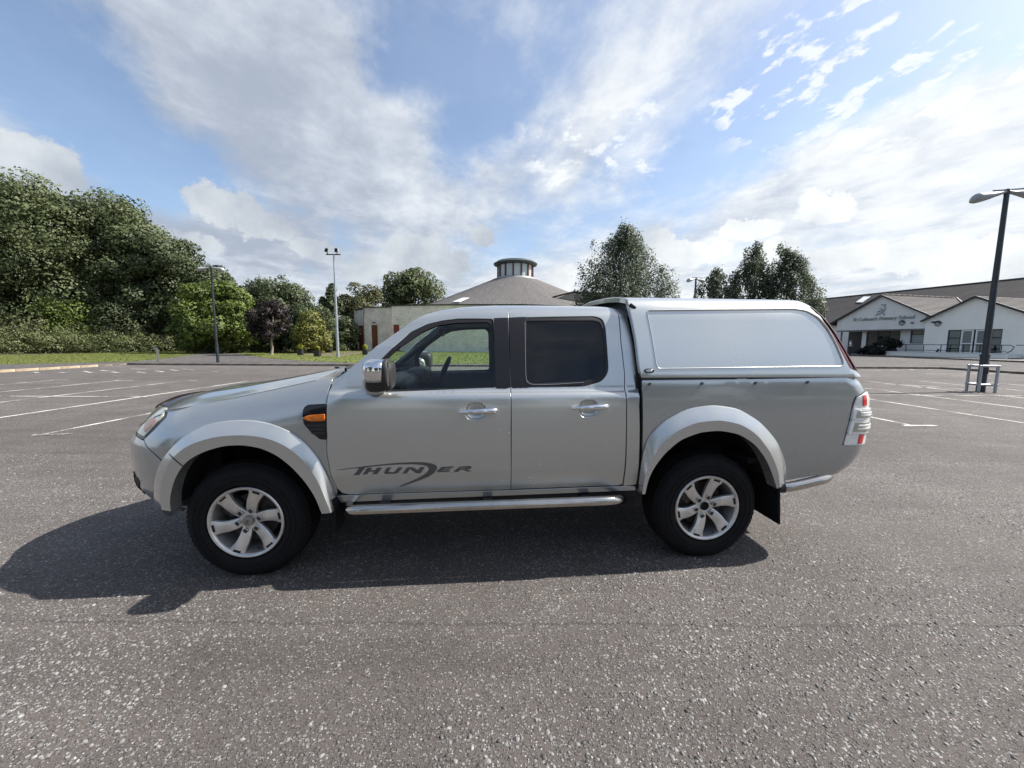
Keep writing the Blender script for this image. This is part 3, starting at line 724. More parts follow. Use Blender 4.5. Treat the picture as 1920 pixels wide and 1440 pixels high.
# dark tailgate glass and its wrap-around frame
zz = np.linspace(1.30, 1.745, 14)
def rearline(z, k): return float(xc_f(z))+k
V = []; 
for z in zz:
    w = float(np.interp(z, [1.30, 1.62, 1.68, 1.745], [.836, .742, .722, .69]))
    xr = float(xc_f(z))
    V += [(xr-.075, -w+.006, z), (xr-.02, -w+.055, z), (xr+.004, -w+.13, z), (xr+.012, -.2, z), (xr+.014, 0, z), (xr+.012, .2, z), (xr+.004, w-.13, z), (xr-.02, w-.055, z), (xr-.075, w-.006, z)]
F = [(a*9+k, a*9+k+1, (a+1)*9+k+1, (a+1)*9+k) for a in range(13) for k in range(8)]
mk('rear_hatch_glass', V, F, DARKRED, T, sharp=60)
st_ = [tuple(q) for q in slit]
panel('hatch_edge', 'canopy', [(q[0]+.004, q[1]) for q in st_]+[(float(xc_f(1.31))+.40, 1.31), (float(xc_f(1.74))+.40, 1.74)], DARKRED, T, off=-.003, depth=.01, mirror=True, grid=.04)
# front face of the canopy, darker, facing the cab
uu = np.linspace(1.25, 2.5, 60); L_ = []
c0u = c0[:, 0]; c0v = c0[:, 1]; od = np.argsort(c0v)
vfull = np.r_[c0v[od], [1.86, 2.1, 2.5]]; ufull = np.r_[c0u[od], [c0[-1][0]-.03, c0[-1][0]-.06, c0[-1][0]-.08]]
vv_ = np.linspace(vfull.min(), 2.5, 70); uu_ = np.interp(vv_, vfull, ufull); rim = S('canopy', uu_, vv_)
inn = rim.copy(); cz = 1.45; 
d = np.array([0, 0, cz])-inn; d[:, 0] = 0; d /= np.linalg.norm(d, axis=1, keepdims=True)
r1 = rim.copy()-0*d; r1[:, 0] += .004; r2 = rim+d*.022; r2[:, 0] += .004; r3 = rim+d*.030; r3[:, 0] += .03; r4 = rim.copy(); r4[:, 1] = 0; r4[:, 0] += .03
V = np.concatenate([r1, r2, r3, r4]); n = 70; F = [(a*n+k, a*n+k+1, (a+1)*n+k+1, (a+1)*n+k) for a in range(3) for k in range(n-1)]
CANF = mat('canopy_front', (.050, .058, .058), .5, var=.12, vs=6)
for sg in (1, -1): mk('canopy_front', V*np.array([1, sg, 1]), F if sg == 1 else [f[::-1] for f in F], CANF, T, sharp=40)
# clip at the upper front corner, gasket, badge
q = side(1186, 575, -.70); box('canopy_clip', tuple(q), (.05, .02, .026), BLACKT, T, bev=.006, rot=Matrix.Rotation(R(35), 3, 'Y'))
ga = trace('canopy', [(1203, 707.5), (1300, 707.5), (1400, 706), (1500, 704.5), (1607, 702.5), (1608, 705), (1500, 708.5), (1400, 709.5), (1300, 710), (1204, 711.5)])
panel('gasket', 'canopy', ga, SEAL, T, off=-.004, depth=.02, mirror=True, grid=.04)
bx = trace('canopy', [(1217, 695.3)])[0]; w_ = np.linspace(0, 2*math.pi, 20, endpoint=False)
panel('maker_badge', 'canopy', [(bx[0]+.034*math.cos(a), bx[1]+.013*math.sin(a)) for a in w_], BLACKT, T, off=.003, depth=.003, grid=.02)
panel('badge_face', 'canopy', [(bx[0]+.022*math.cos(a), bx[1]+.0065*math.sin(a)) for a in w_], STEEL, T, off=.005, depth=.002, grid=.02)
# --- bed side
b_l = [(1204, 905), (1205.5, 860), (1206.5, 800), (1206, 740), (1204.5, 713.5)]
b_t = [(1300, 712.5), (1400, 711.5), (1500, 709.8), (1560, 708.5), (1600, 707.5)]
mid_r = [((a[0]+b[0])/2, (a[1]+b[1])/2) for a, b in zip(arc_rs(ro_out, 30), arc_rs(ro_cr, 30))]
bt = trace('bed', b_l+b_t); 
tl_px = [(1621, 733), (1603, 743.5), (1597.5, 758), (1590, 795), (1578.5, 835.5), (1600, 836.5), (1619, 835.5)]
tl = trace('bed', tl_px)
endu = 2.72+.15
low = trace('bed', [(1575, 884.5), (1530, 891), (1472, 901)])
mr = trace('bed', mid_r)
pol = [tuple(q) for q in bt]+[(2.60, 1.262), (2.95, 1.24), (2.95, tl[0][1]+.005), (float(tl[0][0]), float(tl[0][1])+.004)]+[tuple(q) for q in tl[1:5]]+[(2.60, tl[4][1]-.003), (2.95, tl[4][1]), (2.95, .60), (2.60, .60)]+[tuple(q) for q in low]+[tuple(q) for q in mr[::-1] if q[1] > .60]
panel('bed_side', 'bed', pol, PAINT_B, T, mirror=True, grid=.05)
panel('tailgate', 'bed', [(3.0, .62), (3.42, .62), (3.42, 1.235), (3.0, 1.235)], PAINT_B, T, mirror=True, grid=.06)
for x, y in ((1218, 720), (1316, 719), (1416.5, 718), (1514, 716.6)):
    q = trace('bed', [(x, y)])[0]; p = S('bed', q[0], q[1]); n_ = Sn('bed', q[0], q[1]); tube('bolt_head', [p-n_*.004, p+n_*.008], .0095, BOLT, T, 8)
# --- tail lamp
TLK = [tuple(tl[1]), tuple(tl[2]), tuple(tl[3]), tuple(tl[4])]
def lamp_uv(px): return trace('bed', px)
left_edge = lambda v: float(np.interp(v, [q[1] for q in TLK][::-1], [q[0] for q in TLK][::-1]))
vtop, vbot = tl[0][1], tl[4][1]
housing = [tuple(tl[0])]+TLK+[(2.82, vbot), (2.86, (vbot+vtop)/2), (2.80, vtop+.0)]
panel('tail_light', 'bed', [(a+.004, b) for a, b in housing], mat('lamp_surround', (.05, .05, .05), .4), T, off=-.003, depth=.02, mirror=True, grid=.03)
def band(v0, v1, du0=.012, u1=2.80, m=LENSW, off=.006, name='lamp_lens', depth=.008, edge=.0025):
    vs_ = np.linspace(v0, v1, 5); uv = [(left_edge(v)+du0, v) for v in vs_]+[(u1, v1), (u1, v0)]
    panel(name, 'bed', uv, m, T, off=off, depth=depth, mirror=True, grid=.03, edge=edge)
def vpx(x, y): return float(lamp_uv([(x, y)])[0][1])
v1 = vpx(1600, 766); v2 = vpx(1596, 787); v25 = vpx(1594, 792); v3 = vpx(1588, 810); v4 = vpx(1584, 814)
vt = TLK[0][1]
tri = [(TLK[0][0]+.016, vt-.006), (float(tl[0][0])+.01, vtop-.010), (2.80, vtop-.006), (2.80, v1), (left_edge(v1)+.012, v1)]
panel('lamp_lens', 'bed', tri[::-1], LENSW, T, off=.006, depth=.008, mirror=True, grid=.03)
band(v4, vbot+.006)
band(v2, v1-.004, off=.014, depth=.015); band(v4+.004, v2-.006, off=.014, depth=.015)
for (a, b) in ((v2+.016, v1-.016), (v4+.018, v2-.020)):
    vs_ = (a, b); uv = [(left_edge(a)+.036, a), (left_edge(b)+.036, b), (2.74, b), (2.74, a)]
    panel('lamp_reflector', 'bed', uv[::-1], LENSG, T, off=.0165, depth=.003, mirror=True, grid=.03)
    for k in (.35, .68):
        vv0 = a+(b-a)*k; panel('lamp_rib', 'bed', [(left_edge(vv0)+.062, vv0-.004), (2.735, vv0-.004), (2.735, vv0+.004), (left_edge(vv0)+.062, vv0+.004)], LENSW, T, off=.021, depth=.004, mirror=True, grid=.02)
def redp(px, nm='red_reflector'): panel(nm, 'bed', lamp_uv(px)[::-1], LENSR, T, off=.010, depth=.004, mirror=True, grid=.02)
redp([(1616, 742), (1621.5, 741), (1622.5, 759.5), (1616, 760.5)]); redp([(1609.5, 815), (1617.5, 814), (1613.5, 830.5), (1606.5, 831.5)])
# --- sills
sk = [(632, 930.5), (650, 929), (800, 924), (957, 919.5), (1080, 915), (1191, 911.5), (1191, 918.5), (1080, 923), (957, 928), (800, 934), (655, 940), (640, 941)]
panel('sill', 'cab', trace('cab', sk), PAINT_B, T, off=.004, depth=.02, mirror=True, grid=.04)
for sg in (-1, 1):
    p = [side(652, 960, -.92), side(668, 956.5, -.935), side(900, 948, -.935), side(1130, 939.5, -.935), side(1156, 938, -.92), side(1168, 936, -.84)]
    p[0][1] = -.90
    P = [(a[0], a[1]*(-sg), a[2]) for a in p]; P.insert(0, (P[0][0]-.03, sg*.78, P[0][2]))
    P = [tuple(q) for q in round_poly([list(q) for q in P], .08, 5, closed=False)]
    tube('side_step', P, .032, STEEL, T, 16)
    for xx in (-.65, 0., .65): box('step_bracket', (xx, sg*.80, .46), (.06, .26, .03), PLAST, T)
    q = side(1470, 912, -.86); e_ = side(1566, 894, -.84); 
    P = [(q[0]-.04, sg*.84, q[2]-.004), (q[0]+.04, sg*.858, q[2]), (e_[0]-.07, sg*.845, e_[2]), (e_[0]+.02, sg*.76, e_[2]+.004), (e_[0]+.04, sg*.3, e_[2]+.004), (e_[0]+.04, 0, e_[2]+.004)]
    P = [tuple(a) for a in round_poly([list(a) for a in P], .10, 5, closed=False)]; P = [(a[0], a[1], a[2]-.008) for a in P]; tube('rear_bar', P, .034, STEEL, T, 14)
    tube('bar_end_cap', [(P[0][0]-.012, P[0][1]+sg*.0, P[0][2]-.001), (P[0][0]+.045, P[0][1]+sg*.012, P[0][2]+.002)], .037, PLAST, T, 14)
# --- handles
def handle(bar, cup, sg):
    c = np.array([side(*bar[0], -.895), side(*bar[1], -.895)]); cu = trace('cab', [cup])[0]; pc = S('cab', cu[0], cu[1])
    y0 = pc[1]; n = 28; V = []; F = []
    a = np.linspace(0, 2*math.pi, n, endpoint=False); rings = [(1.04, -.003), (1.0, -.0005), (.95, .004), (.86, .014), (.70, .023), (.40, .028), (.05, .029)]
    for s_, h in rings:
        for w in a:
            q_ = S('cab', np.array([cu[0]+.066*s_*np.sign(math.cos(w))*abs(math.cos(w))**.8]), np.array([cu[1]+.058*s_*np.sign(math.sin(w))*abs(math.sin(w))**.8]))[0]; V.append((q_[0], q_[1]+h+.001, q_[2]))
    for r_ in range(len(rings)-1):
        for k in range(n): F.append((r_*n+k, r_*n+(k+1) % n, (r_+1)*n+(k+1) % n, (r_+1)*n+k))
    F.append(tuple(range((len(rings)-1)*n, len(rings)*n)))
    V = np.array(V)*np.array([1, sg, 1]); cup_o = mk('handle_cup', V, F if sg == 1 else [f[::-1] for f in F], PAINT, T, sharp=80)
    x0, z0 = c[0][0], c[0][2]; x1, z1 = c[1][0], c[1][2]; P = []; rr = []
    for f in np.linspace(0, 1, 15):
        P.append((x0+(x1-x0)*f, sg*(y0-.012-.032*math.sin(f*math.pi)**.5), z0+(z1-z0)*f+.004*math.sin(f*math.pi))); rr.append((.011+.0085*(min(f, .8)/.8)**.6)*(1 if 0 < f < .97 else .7))
    tube('door_handle', P, rr, CHROME, T, 12)
for sg in (1, -1):
    handle(((861, 774), (932, 770.5)), (892, 771), sg)
    handle(((1075, 766.5), (1142, 763)), (1104, 766), sg)
# --- mirrors
def superell(c, r, e1=4., e2=4., taper=None, n=28, m=18):
    V = []; F = []
    sp = lambda w, e: math.copysign(abs(w)**(2/e), w)
    for i in range(m+1):
        a = -math.pi/2+math.pi*i/m
        for k in range(n):
            b = 2*math.pi*k/n; p = [r[0]*sp(math.cos(a), e1)*sp(math.cos(b), e2), r[1]*sp(math.cos(a), e1)*sp(math.sin(b), e2), r[2]*sp(math.sin(a), e1)]
            if taper: p = taper(p)
            V.append((c[0]+p[0], c[1]+p[1], c[2]+p[2]))
    for i in range(m):
        for k in range(n): F.append((i*n+k, i*n+(k+1) % n, (i+1)*n+(k+1) % n, (i+1)*n+k))
    return V, F
def mirror(sg):
    c = side(702, 699.5, -1.04); x, z = c[0], c[2]
    V, F = superell((x-.006, sg*.962, z+.006), (.068, .098, .070), 3.2, 3.6); mk('mirror_cover', V, F, CHROME, T)
    def tp_h(p): k = 1-.25*max(0, -p[2]/.095); return (p[0]*(1+.10*max(0, -p[2]/.09))-.010*max(0, -p[2]/.09), p[1]*k, p[2])
    V, F = superell((x+.012, sg*.935, z-.024), (.078, .092, .092), 3.6, 4., tp_h); mk('mirror_housing', V, F, PLAST, T)
    V, F = superell((x+.055, sg*.958, z-.006), (.020, .097, .084), 3., 5.); mk('mirror_bezel', V, F, PLAST, T)
    V, F = superell((x-.035, sg*.870, z-.085), (.062, .07, .045), 2.6, 2.6); mk('mirror_arm', V, F, PLAST, T)
    V, F = superell((x-.050, sg*.828, z-.070), (.080, .030, .082), 2.4, 2.4); mk('mirror_base', V, F, PAINT, T)
    box('mirror_glass', (x+.0735, sg*.958, z-.006), (.004, .160, .135), CHROME, T)
mirror(-1); mirror(1)
# --- lettering on the front door
def decal(polys, name='door_lettering'):
    V = []; F = []; NN = []
    for poly in polys:
        uv = trace('cab', poly); lp = resample(uv, .02)
        res = delaunay_2d_cdt([Vector(p) for p in lp], [(i, (i+1) % len(lp)) for i in range(len(lp))], [], 0, 1e-7)
        V2 = np.array([tuple(v) for v in res[0]]); Tt = [f for f in res[2]]
        if not Tt: continue
        Tt = np.array(Tt); k = inpoly(V2[Tt].mean(1), lp); Tt = Tt[k]
        n_ = Sn('cab', V2[:, 0], V2[:, 1]); P = S('cab', V2[:, 0], V2[:, 1])+n_*.0018; b = len(V); V += list(P); NN += list(n_)
        for t in Tt:
            a, b2, c = V2[t[0]], V2[t[1]], V2[t[2]]
            s = (b2[0]-a[0])*(c[1]-a[1])-(b2[1]-a[1])*(c[0]-a[0]); t = t if s > 0 else t[::-1]; F.append(tuple(int(q)+b for q in t))
    return mk(name, V, F, DECAL, T, normals=NN)
Z = lambda pts: zpts(620, 840, 5.053, pts)
decal([Z([(70, 206), (200, 189), (330, 172), (500, 153), (650, 140), (780, 135), (880, 136), (950, 146), (990, 160), (1010, 180), (1005, 205), (980, 235), (930, 270), (870, 295), (760, 335), (660, 365), (650, 360), (740, 325), (830, 285), (890, 250), (925, 215), (930, 190), (910, 170), (870, 160), (780, 153), (650, 155), (500, 165), (330, 183), (200, 196), (72, 210)])], 'swoosh_emblem')
glyphs = [  # T H U N E R drawn as slanted strokes
    [(268, 190), (318, 180), (330, 184), (288, 235), (270, 256), (215, 256), (240, 232)],
    [(345, 189), (395, 187), (345, 250), (302, 250)], [(440, 187), (488, 186), (440, 247), (395, 247)], [(350, 212), (450, 210), (440, 224), (336, 226)],
    [(533, 186), (575, 185), (548, 224), (560, 230), (600, 229), (640, 184), (682, 183), (640, 235), (618, 243), (520, 245), (505, 236), (510, 222)],
    [(725, 184), (762, 183), (722, 240), (680, 240)], [(750, 183), (778, 183), (838, 220), (842, 237), (810, 237), (752, 200)], [(845, 181), (893, 180), (852, 238), (808, 238)],
    [(1050, 180), (1160, 174), (1168, 178), (1160, 187), (1080, 190), (1070, 196), (1140, 195), (1132, 206), (1062, 207), (1054, 214), (1128, 214), (1120, 226), (1010, 228), (1005, 222)],
    [(1215, 178), (1320, 170), (1336, 180), (1328, 196), (1285, 204), (1332, 218), (1300, 224), (1255, 205), (1228, 206), (1210, 224), (1162, 225), (1200, 194), (1288, 192), (1290, 186), (1206, 188)]]
for g_ in (glyphs[0:1], glyphs[1:4], glyphs[4:5], glyphs[5:8], glyphs[8:9], glyphs[9:10]): decal([Z(q) for q in g_], 'letter')

# --- underbody, wheel wells, chassis
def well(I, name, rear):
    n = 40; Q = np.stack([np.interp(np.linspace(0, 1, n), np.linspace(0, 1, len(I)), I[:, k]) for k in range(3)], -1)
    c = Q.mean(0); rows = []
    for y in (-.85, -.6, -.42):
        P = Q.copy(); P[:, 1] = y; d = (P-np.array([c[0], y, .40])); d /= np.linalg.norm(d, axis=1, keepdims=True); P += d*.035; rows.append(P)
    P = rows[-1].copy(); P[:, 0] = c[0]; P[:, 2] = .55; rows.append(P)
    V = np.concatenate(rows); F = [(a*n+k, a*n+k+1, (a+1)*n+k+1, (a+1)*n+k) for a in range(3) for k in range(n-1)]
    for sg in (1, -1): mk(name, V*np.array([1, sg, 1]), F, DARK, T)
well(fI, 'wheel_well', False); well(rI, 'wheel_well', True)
mb = MB(); mb.box((0.02, 0, .50), (1.0, .80, .05)); mb.box((-.1, -.45, .40), (2.1, .045, .06)); mb.box((-.1, .45, .40), (2.1, .045, .06)); mb.box((1.9, -.45, .50), (.6, .045, .05)); mb.box((1.9, .45, .50), (.6, .045, .05))
mb.box((1.75, 0, .66), (.80, .45, .05)); mb.box((-1.45, 0, .60), (.5, .40, .10)); mb.box((0.1, -.1, .34), (.35, .25, .08)); mb.box((.9, .25, .36), (.4, .2, .1))
mb.tube([(-1.5, -.70, .36), (-1.5, .70, .36)], .05, 10); mb.tube([(1.5, -.70, .36), (1.5, .70, .36)], .055, 10); mb.tube([(1.5, .05, .36), (.0, .05, .42)], .04, 8)
mb.build('chassis', DARK, T)
mb = MB(); mb.box((2.22, 0, .66), (.38, .75, .02)); mb.box((1.0, 0, .85), (.015, .78, .32)); mb.box((2.35, -.60, .82), (.25, .01, .2)); mb.build('bed_floor', DARK, T)
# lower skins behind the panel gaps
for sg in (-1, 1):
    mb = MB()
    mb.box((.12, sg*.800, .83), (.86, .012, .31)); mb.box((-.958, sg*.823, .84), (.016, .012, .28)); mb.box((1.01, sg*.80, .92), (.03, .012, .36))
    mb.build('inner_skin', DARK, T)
for sg in (-1, 1):   # mud flaps
    p = [side(1416, 935, -.86), side(1456, 925, -.86), side(1457, 979.5, -.86), side(1417, 961, -.86)]
    V = []; 
    for y_ in (.875, .60):
        pass
    x0 = p[2][0]
    V = [(x0-.03, sg*.89, .62), (x0-.03, sg*.56, .62), (x0+.0, sg*.56, p[2][2]), (x0+.0, sg*.89, p[2][2]), (x0-.045, sg*.89, .62), (x0-.045, sg*.56, .62), (x0-.012, sg*.56, p[2][2]), (x0-.012, sg*.89, p[2][2])]
    mk('mud_flap', V, [(0, 1, 2, 3), (7, 6, 5, 4), (0, 3, 7, 4), (1, 5, 6, 2), (2, 6, 7, 3), (0, 4, 5, 1)], RUBBER, T, False)
    box('mud_flap', (-.955, sg*.80, .40), (.02, .16, .22), RUBBER, T)

# --- wheels
def make_wheel(cx, cz, sg, rad, rot0, cap, yface):
    root = bpy.data.objects.new('wheel', None); COL.objects.link(root); root.parent = T; root.location = (cx, sg*yface, cz)
    if sg == 1: root.rotation_euler = (0, 0, math.pi)
    # local frame: outer face looks to -y
    tp_ = [(.232, .010), (.240, -.006), (.262, -.016), (.292, -.019), (.318, -.014), (.338, -.004), (.350, .010), (.362, .026), (rad-.003, .045), (rad, .075), (rad, .19), (rad-.003, .215), (.355, .235), (.30, .27), (.232, .255)]
    V, F = lathe_vf(tp_, 72); mb = MB(); mb.add(V, F)
    for k in range(72):       # tread shoulder lugs
        a = 2*math.pi*k/72; ca_, sa_ = math.cos(a), math.sin(a); ax = (-sa_, 0, ca_); az = (ca_, 0, sa_)
        mb.box((ca_*(rad-.009), .050, sa_*(rad-.009)), (.0115, .018, .009), ax, (0, 1, 0), az)
        for yy, s_ in ((.095, .014), (.13, .014), (.165, .014)):
            mb.box((ca_*(rad-.002), yy, sa_*(rad-.002)), (.0120, s_, .006), ax, (0, 1, 0), az)
    for r0 in (.300, .270):
        V, F = lathe_vf([(r0-.003, -.012), (r0-.0015, -.021), (r0+.0015, -.021), (r0+.003, -.012)], 72); mb.add(V, F)
    tyre = mb.build('tyre', RUBBER, root, smooth=True, sharp=30)
    # rim barrel
    V, F = lathe_vf([(.226, .012), (.229, -.004), (.224, -.010), (.215, -.009), (.209, -.002), (.205, .010)], 72)
    rim = mk('rim', V, F, ALLOY, root, sharp=50)
    V, F = lathe_vf([(.2055, .008), (.202, .018), (.197, .05), (.190, .10), (.185, .17)], 72); mk('rim_barrel', V, F, BARREL_SHADED, root, sharp=50)
    # spokes
    mb = MB(); ns = 6
    for k in range(ns):
        a = R(rot0)+2*math.pi*k/ns; V = []; F = []
        rr_ = np.array([.040, .060, .085, .115, .145, .172, .190, .2085]); yf = np.array([.036, .030, .024, .018, .013, .009, .004, .001])
        wL = np.array([.027, .031, .035, .037, .039, .041, .045, .050]); wR = np.array([.027, .028, .029, .031, .034, .038, .043, .048])
        bend = np.array([.0, .03, .055, .06, .045, .02, 0, 0])
        n_ = len(rr_)
        for i in range(n_):
            for (s_, off_, dy) in ((1, 1.0, .022), (1, .96, .004), (1, .80, 0), (0, 0, -.0005), (-1, .80, 0), (-1, .96, .004), (-1, 1.0, .022)):
                w_ = (wL if s_ > 0 else wR)[i]*off_; ang = a+bend[i]*1.2+(s_*w_/rr_[i] if s_ else 0)
                ang = a+bend[i]*1.2+ s_*math.asin(min(.99, w_/rr_[i]))
                V.append((rr_[i]*math.cos(ang), yf[i]+dy, rr_[i]*math.sin(ang)))
        for i in range(n_-1):
            for j in range(6): F.append((i*7+j, (i+1)*7+j, (i+1)*7+j+1, i*7+j+1))
        mk('spoke', V, F, ALLOY, root, sharp=38)
        # dark slot by the spoke tip
        b_ = a+.0; t1 = (-math.sin(b_), 0, math.cos(b_)); r1_ = (math.cos(b_), 0, math.sin(b_))
        mb = MB(); mb.box((math.cos(b_)*.1995, .0005, math.sin(b_)*.1995), (.022, .003, .0055), t1, (0, 1, 0), r1_); mb.build('slot', DARK, root)
    V, F = lathe_vf([(.001 if cap else .0305, .030), (.031, .030), (.058, .031), (.062, .036), (.062, .07)], 40); mk('hub', V, F, ALLOY, root, sharp=40)
    for k in range(ns):
        a = R(rot0)+2*math.pi*k/ns+.05; x, z = .067*math.cos(a), .067*math.sin(a)
        nut = MB(); V, F = lathe_vf([(.0165, .0180), (.0150, .0165), (.0135, .0185), (.0125, .028)], 16); nut.add([(p[0]+x, p[1]-.002, p[2]+z) for p in V], F)
        nut.build('nut_seat', ALLOY, root, smooth=True)
        V, F = lathe_vf([(.0128, .030), (.0128, .0165), (.0085, .0150), (.0001, .0148)], 6); mk('wheel_nut', [(p[0]+x, p[1], p[2]+z) for p in V], F, BRAKE, root, False)
        V, F = lathe_vf([(.0001, .0195), (.0150, .0193)], 16); mk('nut_recess', [(p[0]+x, p[1], p[2]+z) for p in V], F, DARK, root)
    if cap:
        V, F = lathe_vf([(.0001, .008), (.020, .0085), (.030, .012), (.033, .020), (.033, .032)], 32); c_ = mk('centre_cap', V, F, ALLOYD, root, sharp=40)
        w_ = np.linspace(0, 2*math.pi, 24, endpoint=False); V = [(.013*math.cos(q)*.95, .0068, .0075*math.sin(q)) for q in w_]+[(.009*math.cos(q)*.95, .0066, .0045*math.sin(q)) for q in w_]
        em = mk('cap_emblem', V, [(k, (k+1) % 24, 24+(k+1) % 24, 24+k) for k in range(24)], DARK, c_); em.rotation_euler = (0, R(-60), 0)
    else:
        V, F = lathe_vf([(.031, .027), (.034, .0245), (.036, .029)], 32); mk('hub_ring', V, F, ALLOY, root, sharp=40)
        V, F = lathe_vf([(.0001, .050), (.0305, .048), (.0312, .0285)], 32); mk('hub_bore', V, F, DARK, root)
    V, F = lathe_vf([(.001, .085), (.155, .085), (.155, .105), (.001, .105)], 48); mk('brake_disc', V, F, BRAKE, root, sharp=40)
    box('brake_caliper', (-.11, .075, .08), (.09, .05, .12), BRAKE, root, bev=.01, rot=Matrix.Rotation(R(40), 3, 'Y'))
    V, F = lathe_vf([(.001, .16), (.186, .16)], 32); mk('wheel_back', V, F, DARK, root)
    # valve
    a = R(rot0+30-60*3+0); tube('valve', [(.190*math.cos(R(-72)), .02, .190*math.sin(R(-72))), (.186*math.cos(R(-72)), .004, .186*math.sin(R(-72)))], .0045, DARK, root, 6)
    return root
make_wheel(-1.5, .362, -1, .372, 10, True, .838); make_wheel(1.5, .362, -1, .372, 12, False, .838)
make_wheel(-1.5, .362, 1, .372, 20, True, .838); make_wheel(1.5, .362, 1, .372, 35, True, .838)

# --- interior
def seat(x, y, nm='seat'):
    bm = bmesh.new(); add_box(bm, (x-.05, y, .92), (.50, .50, .16), .05, seg=3)
    add_box(bm, (x+.25, y, 1.16), (.13, .48, .56), .05, rot=None, seg=3)
    o = bmo(nm, bm, INTER, T, sharp=50)
    bm = bmesh.new(); add_box(bm, (x+.30, y, 1.50), (.09, .27, .17), .04, seg=3); bmo('headrest', bm, INTER, o, sharp=50)
    return o
for yy in (-.37, .37): seat(-.02+.16, yy)
bm = bmesh.new(); add_box(bm, (.66, 0, .92), (.42, 1.25, .16), .05, seg=3); add_box(bm, (.90, 0, 1.17), (.12, 1.25, .52), .05, seg=3); bmo('rear_bench', bm, INTER, T, sharp=50)
bm = bmesh.new(); add_box(bm, (-.72, 0, 1.10), (.30, 1.42, .22), .07, seg=3); add_box(bm, (-.66, .0, .90), (.22, 1.30, .25), .05, seg=2); add_box(bm, (-.60, .37, 1.20), (.18, .36, .10), .04, seg=3)
bmo('dashboard', bm, INTER2, T, sharp=50)
V = []; F = []; n1, n2 = 40, 8
rm = Matrix.Rotation(R(-66), 3, 'Y')
for i in range(n1):
    a = 2*math.pi*i/n1
    for j in range(n2):
        b = 2*math.pi*j/n2; p = rm@Vector(((.185+.016*math.cos(b))*math.cos(a), (.185+.016*math.cos(b))*math.sin(a), .016*math.sin(b))); V.append((p.x-.40, p.y+.37, p.z+1.17))
for i in range(n1):
    for j in range(n2): F.append((i*n2+j, ((i+1) % n1)*n2+j, ((i+1) % n1)*n2+(j+1) % n2, i*n2+(j+1) % n2))
sw = mk('steering_wheel', V, F, BLACKT, T)
mb = MB(); mb.tube([(-.40, .37, 1.17), (-.62, .37, 1.07)], .035, 10)
for w in (0, 120, 240):
    p = rm@Vector((.18*math.cos(R(w)), .18*math.sin(R(w)), 0)); mb.tube([(-.40, .37, 1.17), (p.x-.40, p.y+.37, p.z+1.17)], .014, 6)
mb.build('steering_column', BLACKT, sw, smooth=True)
box('rear_view_mirror', (-.36, 0, 1.56), (.03, .22, .06), BLACKT, T, bev=.012)
for sg in (-1, 1):
    box('door_card', (-.15, sg*.76, .92), (1.5, .06, .52), INTER2, T, bev=.02)
    box('door_card', (.65, sg*.76, .92), (.55, .06, .52), INTER2, T, bev=.02)
    mb = MB(); mb.tube([(.09, sg*.73, 1.15), (.09, sg*.665, 1.38), (.09, sg*.575, 1.64)], .035, 8); mb.build('centre_pillar', INTER2, T, smooth=True)
    tube('seat_belt', [(.08, sg*.62, 1.50), (.05, sg*.62, 1.15), (.12, sg*.55, .95)], .012, INTER, T, 6)
box('rear_bulkhead', (.985, 0, 1.13), (.03, 1.40, .85), DARK, T, bev=.01)
box('rear_cab_glass', (.985, 0, 1.58), (.006, 1.1, .16), GLASSD, T)
box('cab_floor', (.0, 0, .60), (2.0, 1.5, .06), DARK, T)
box('load_canopy_lining', (1.70, 0, 1.28), (1.20, 1.30, .02), DARK, T)
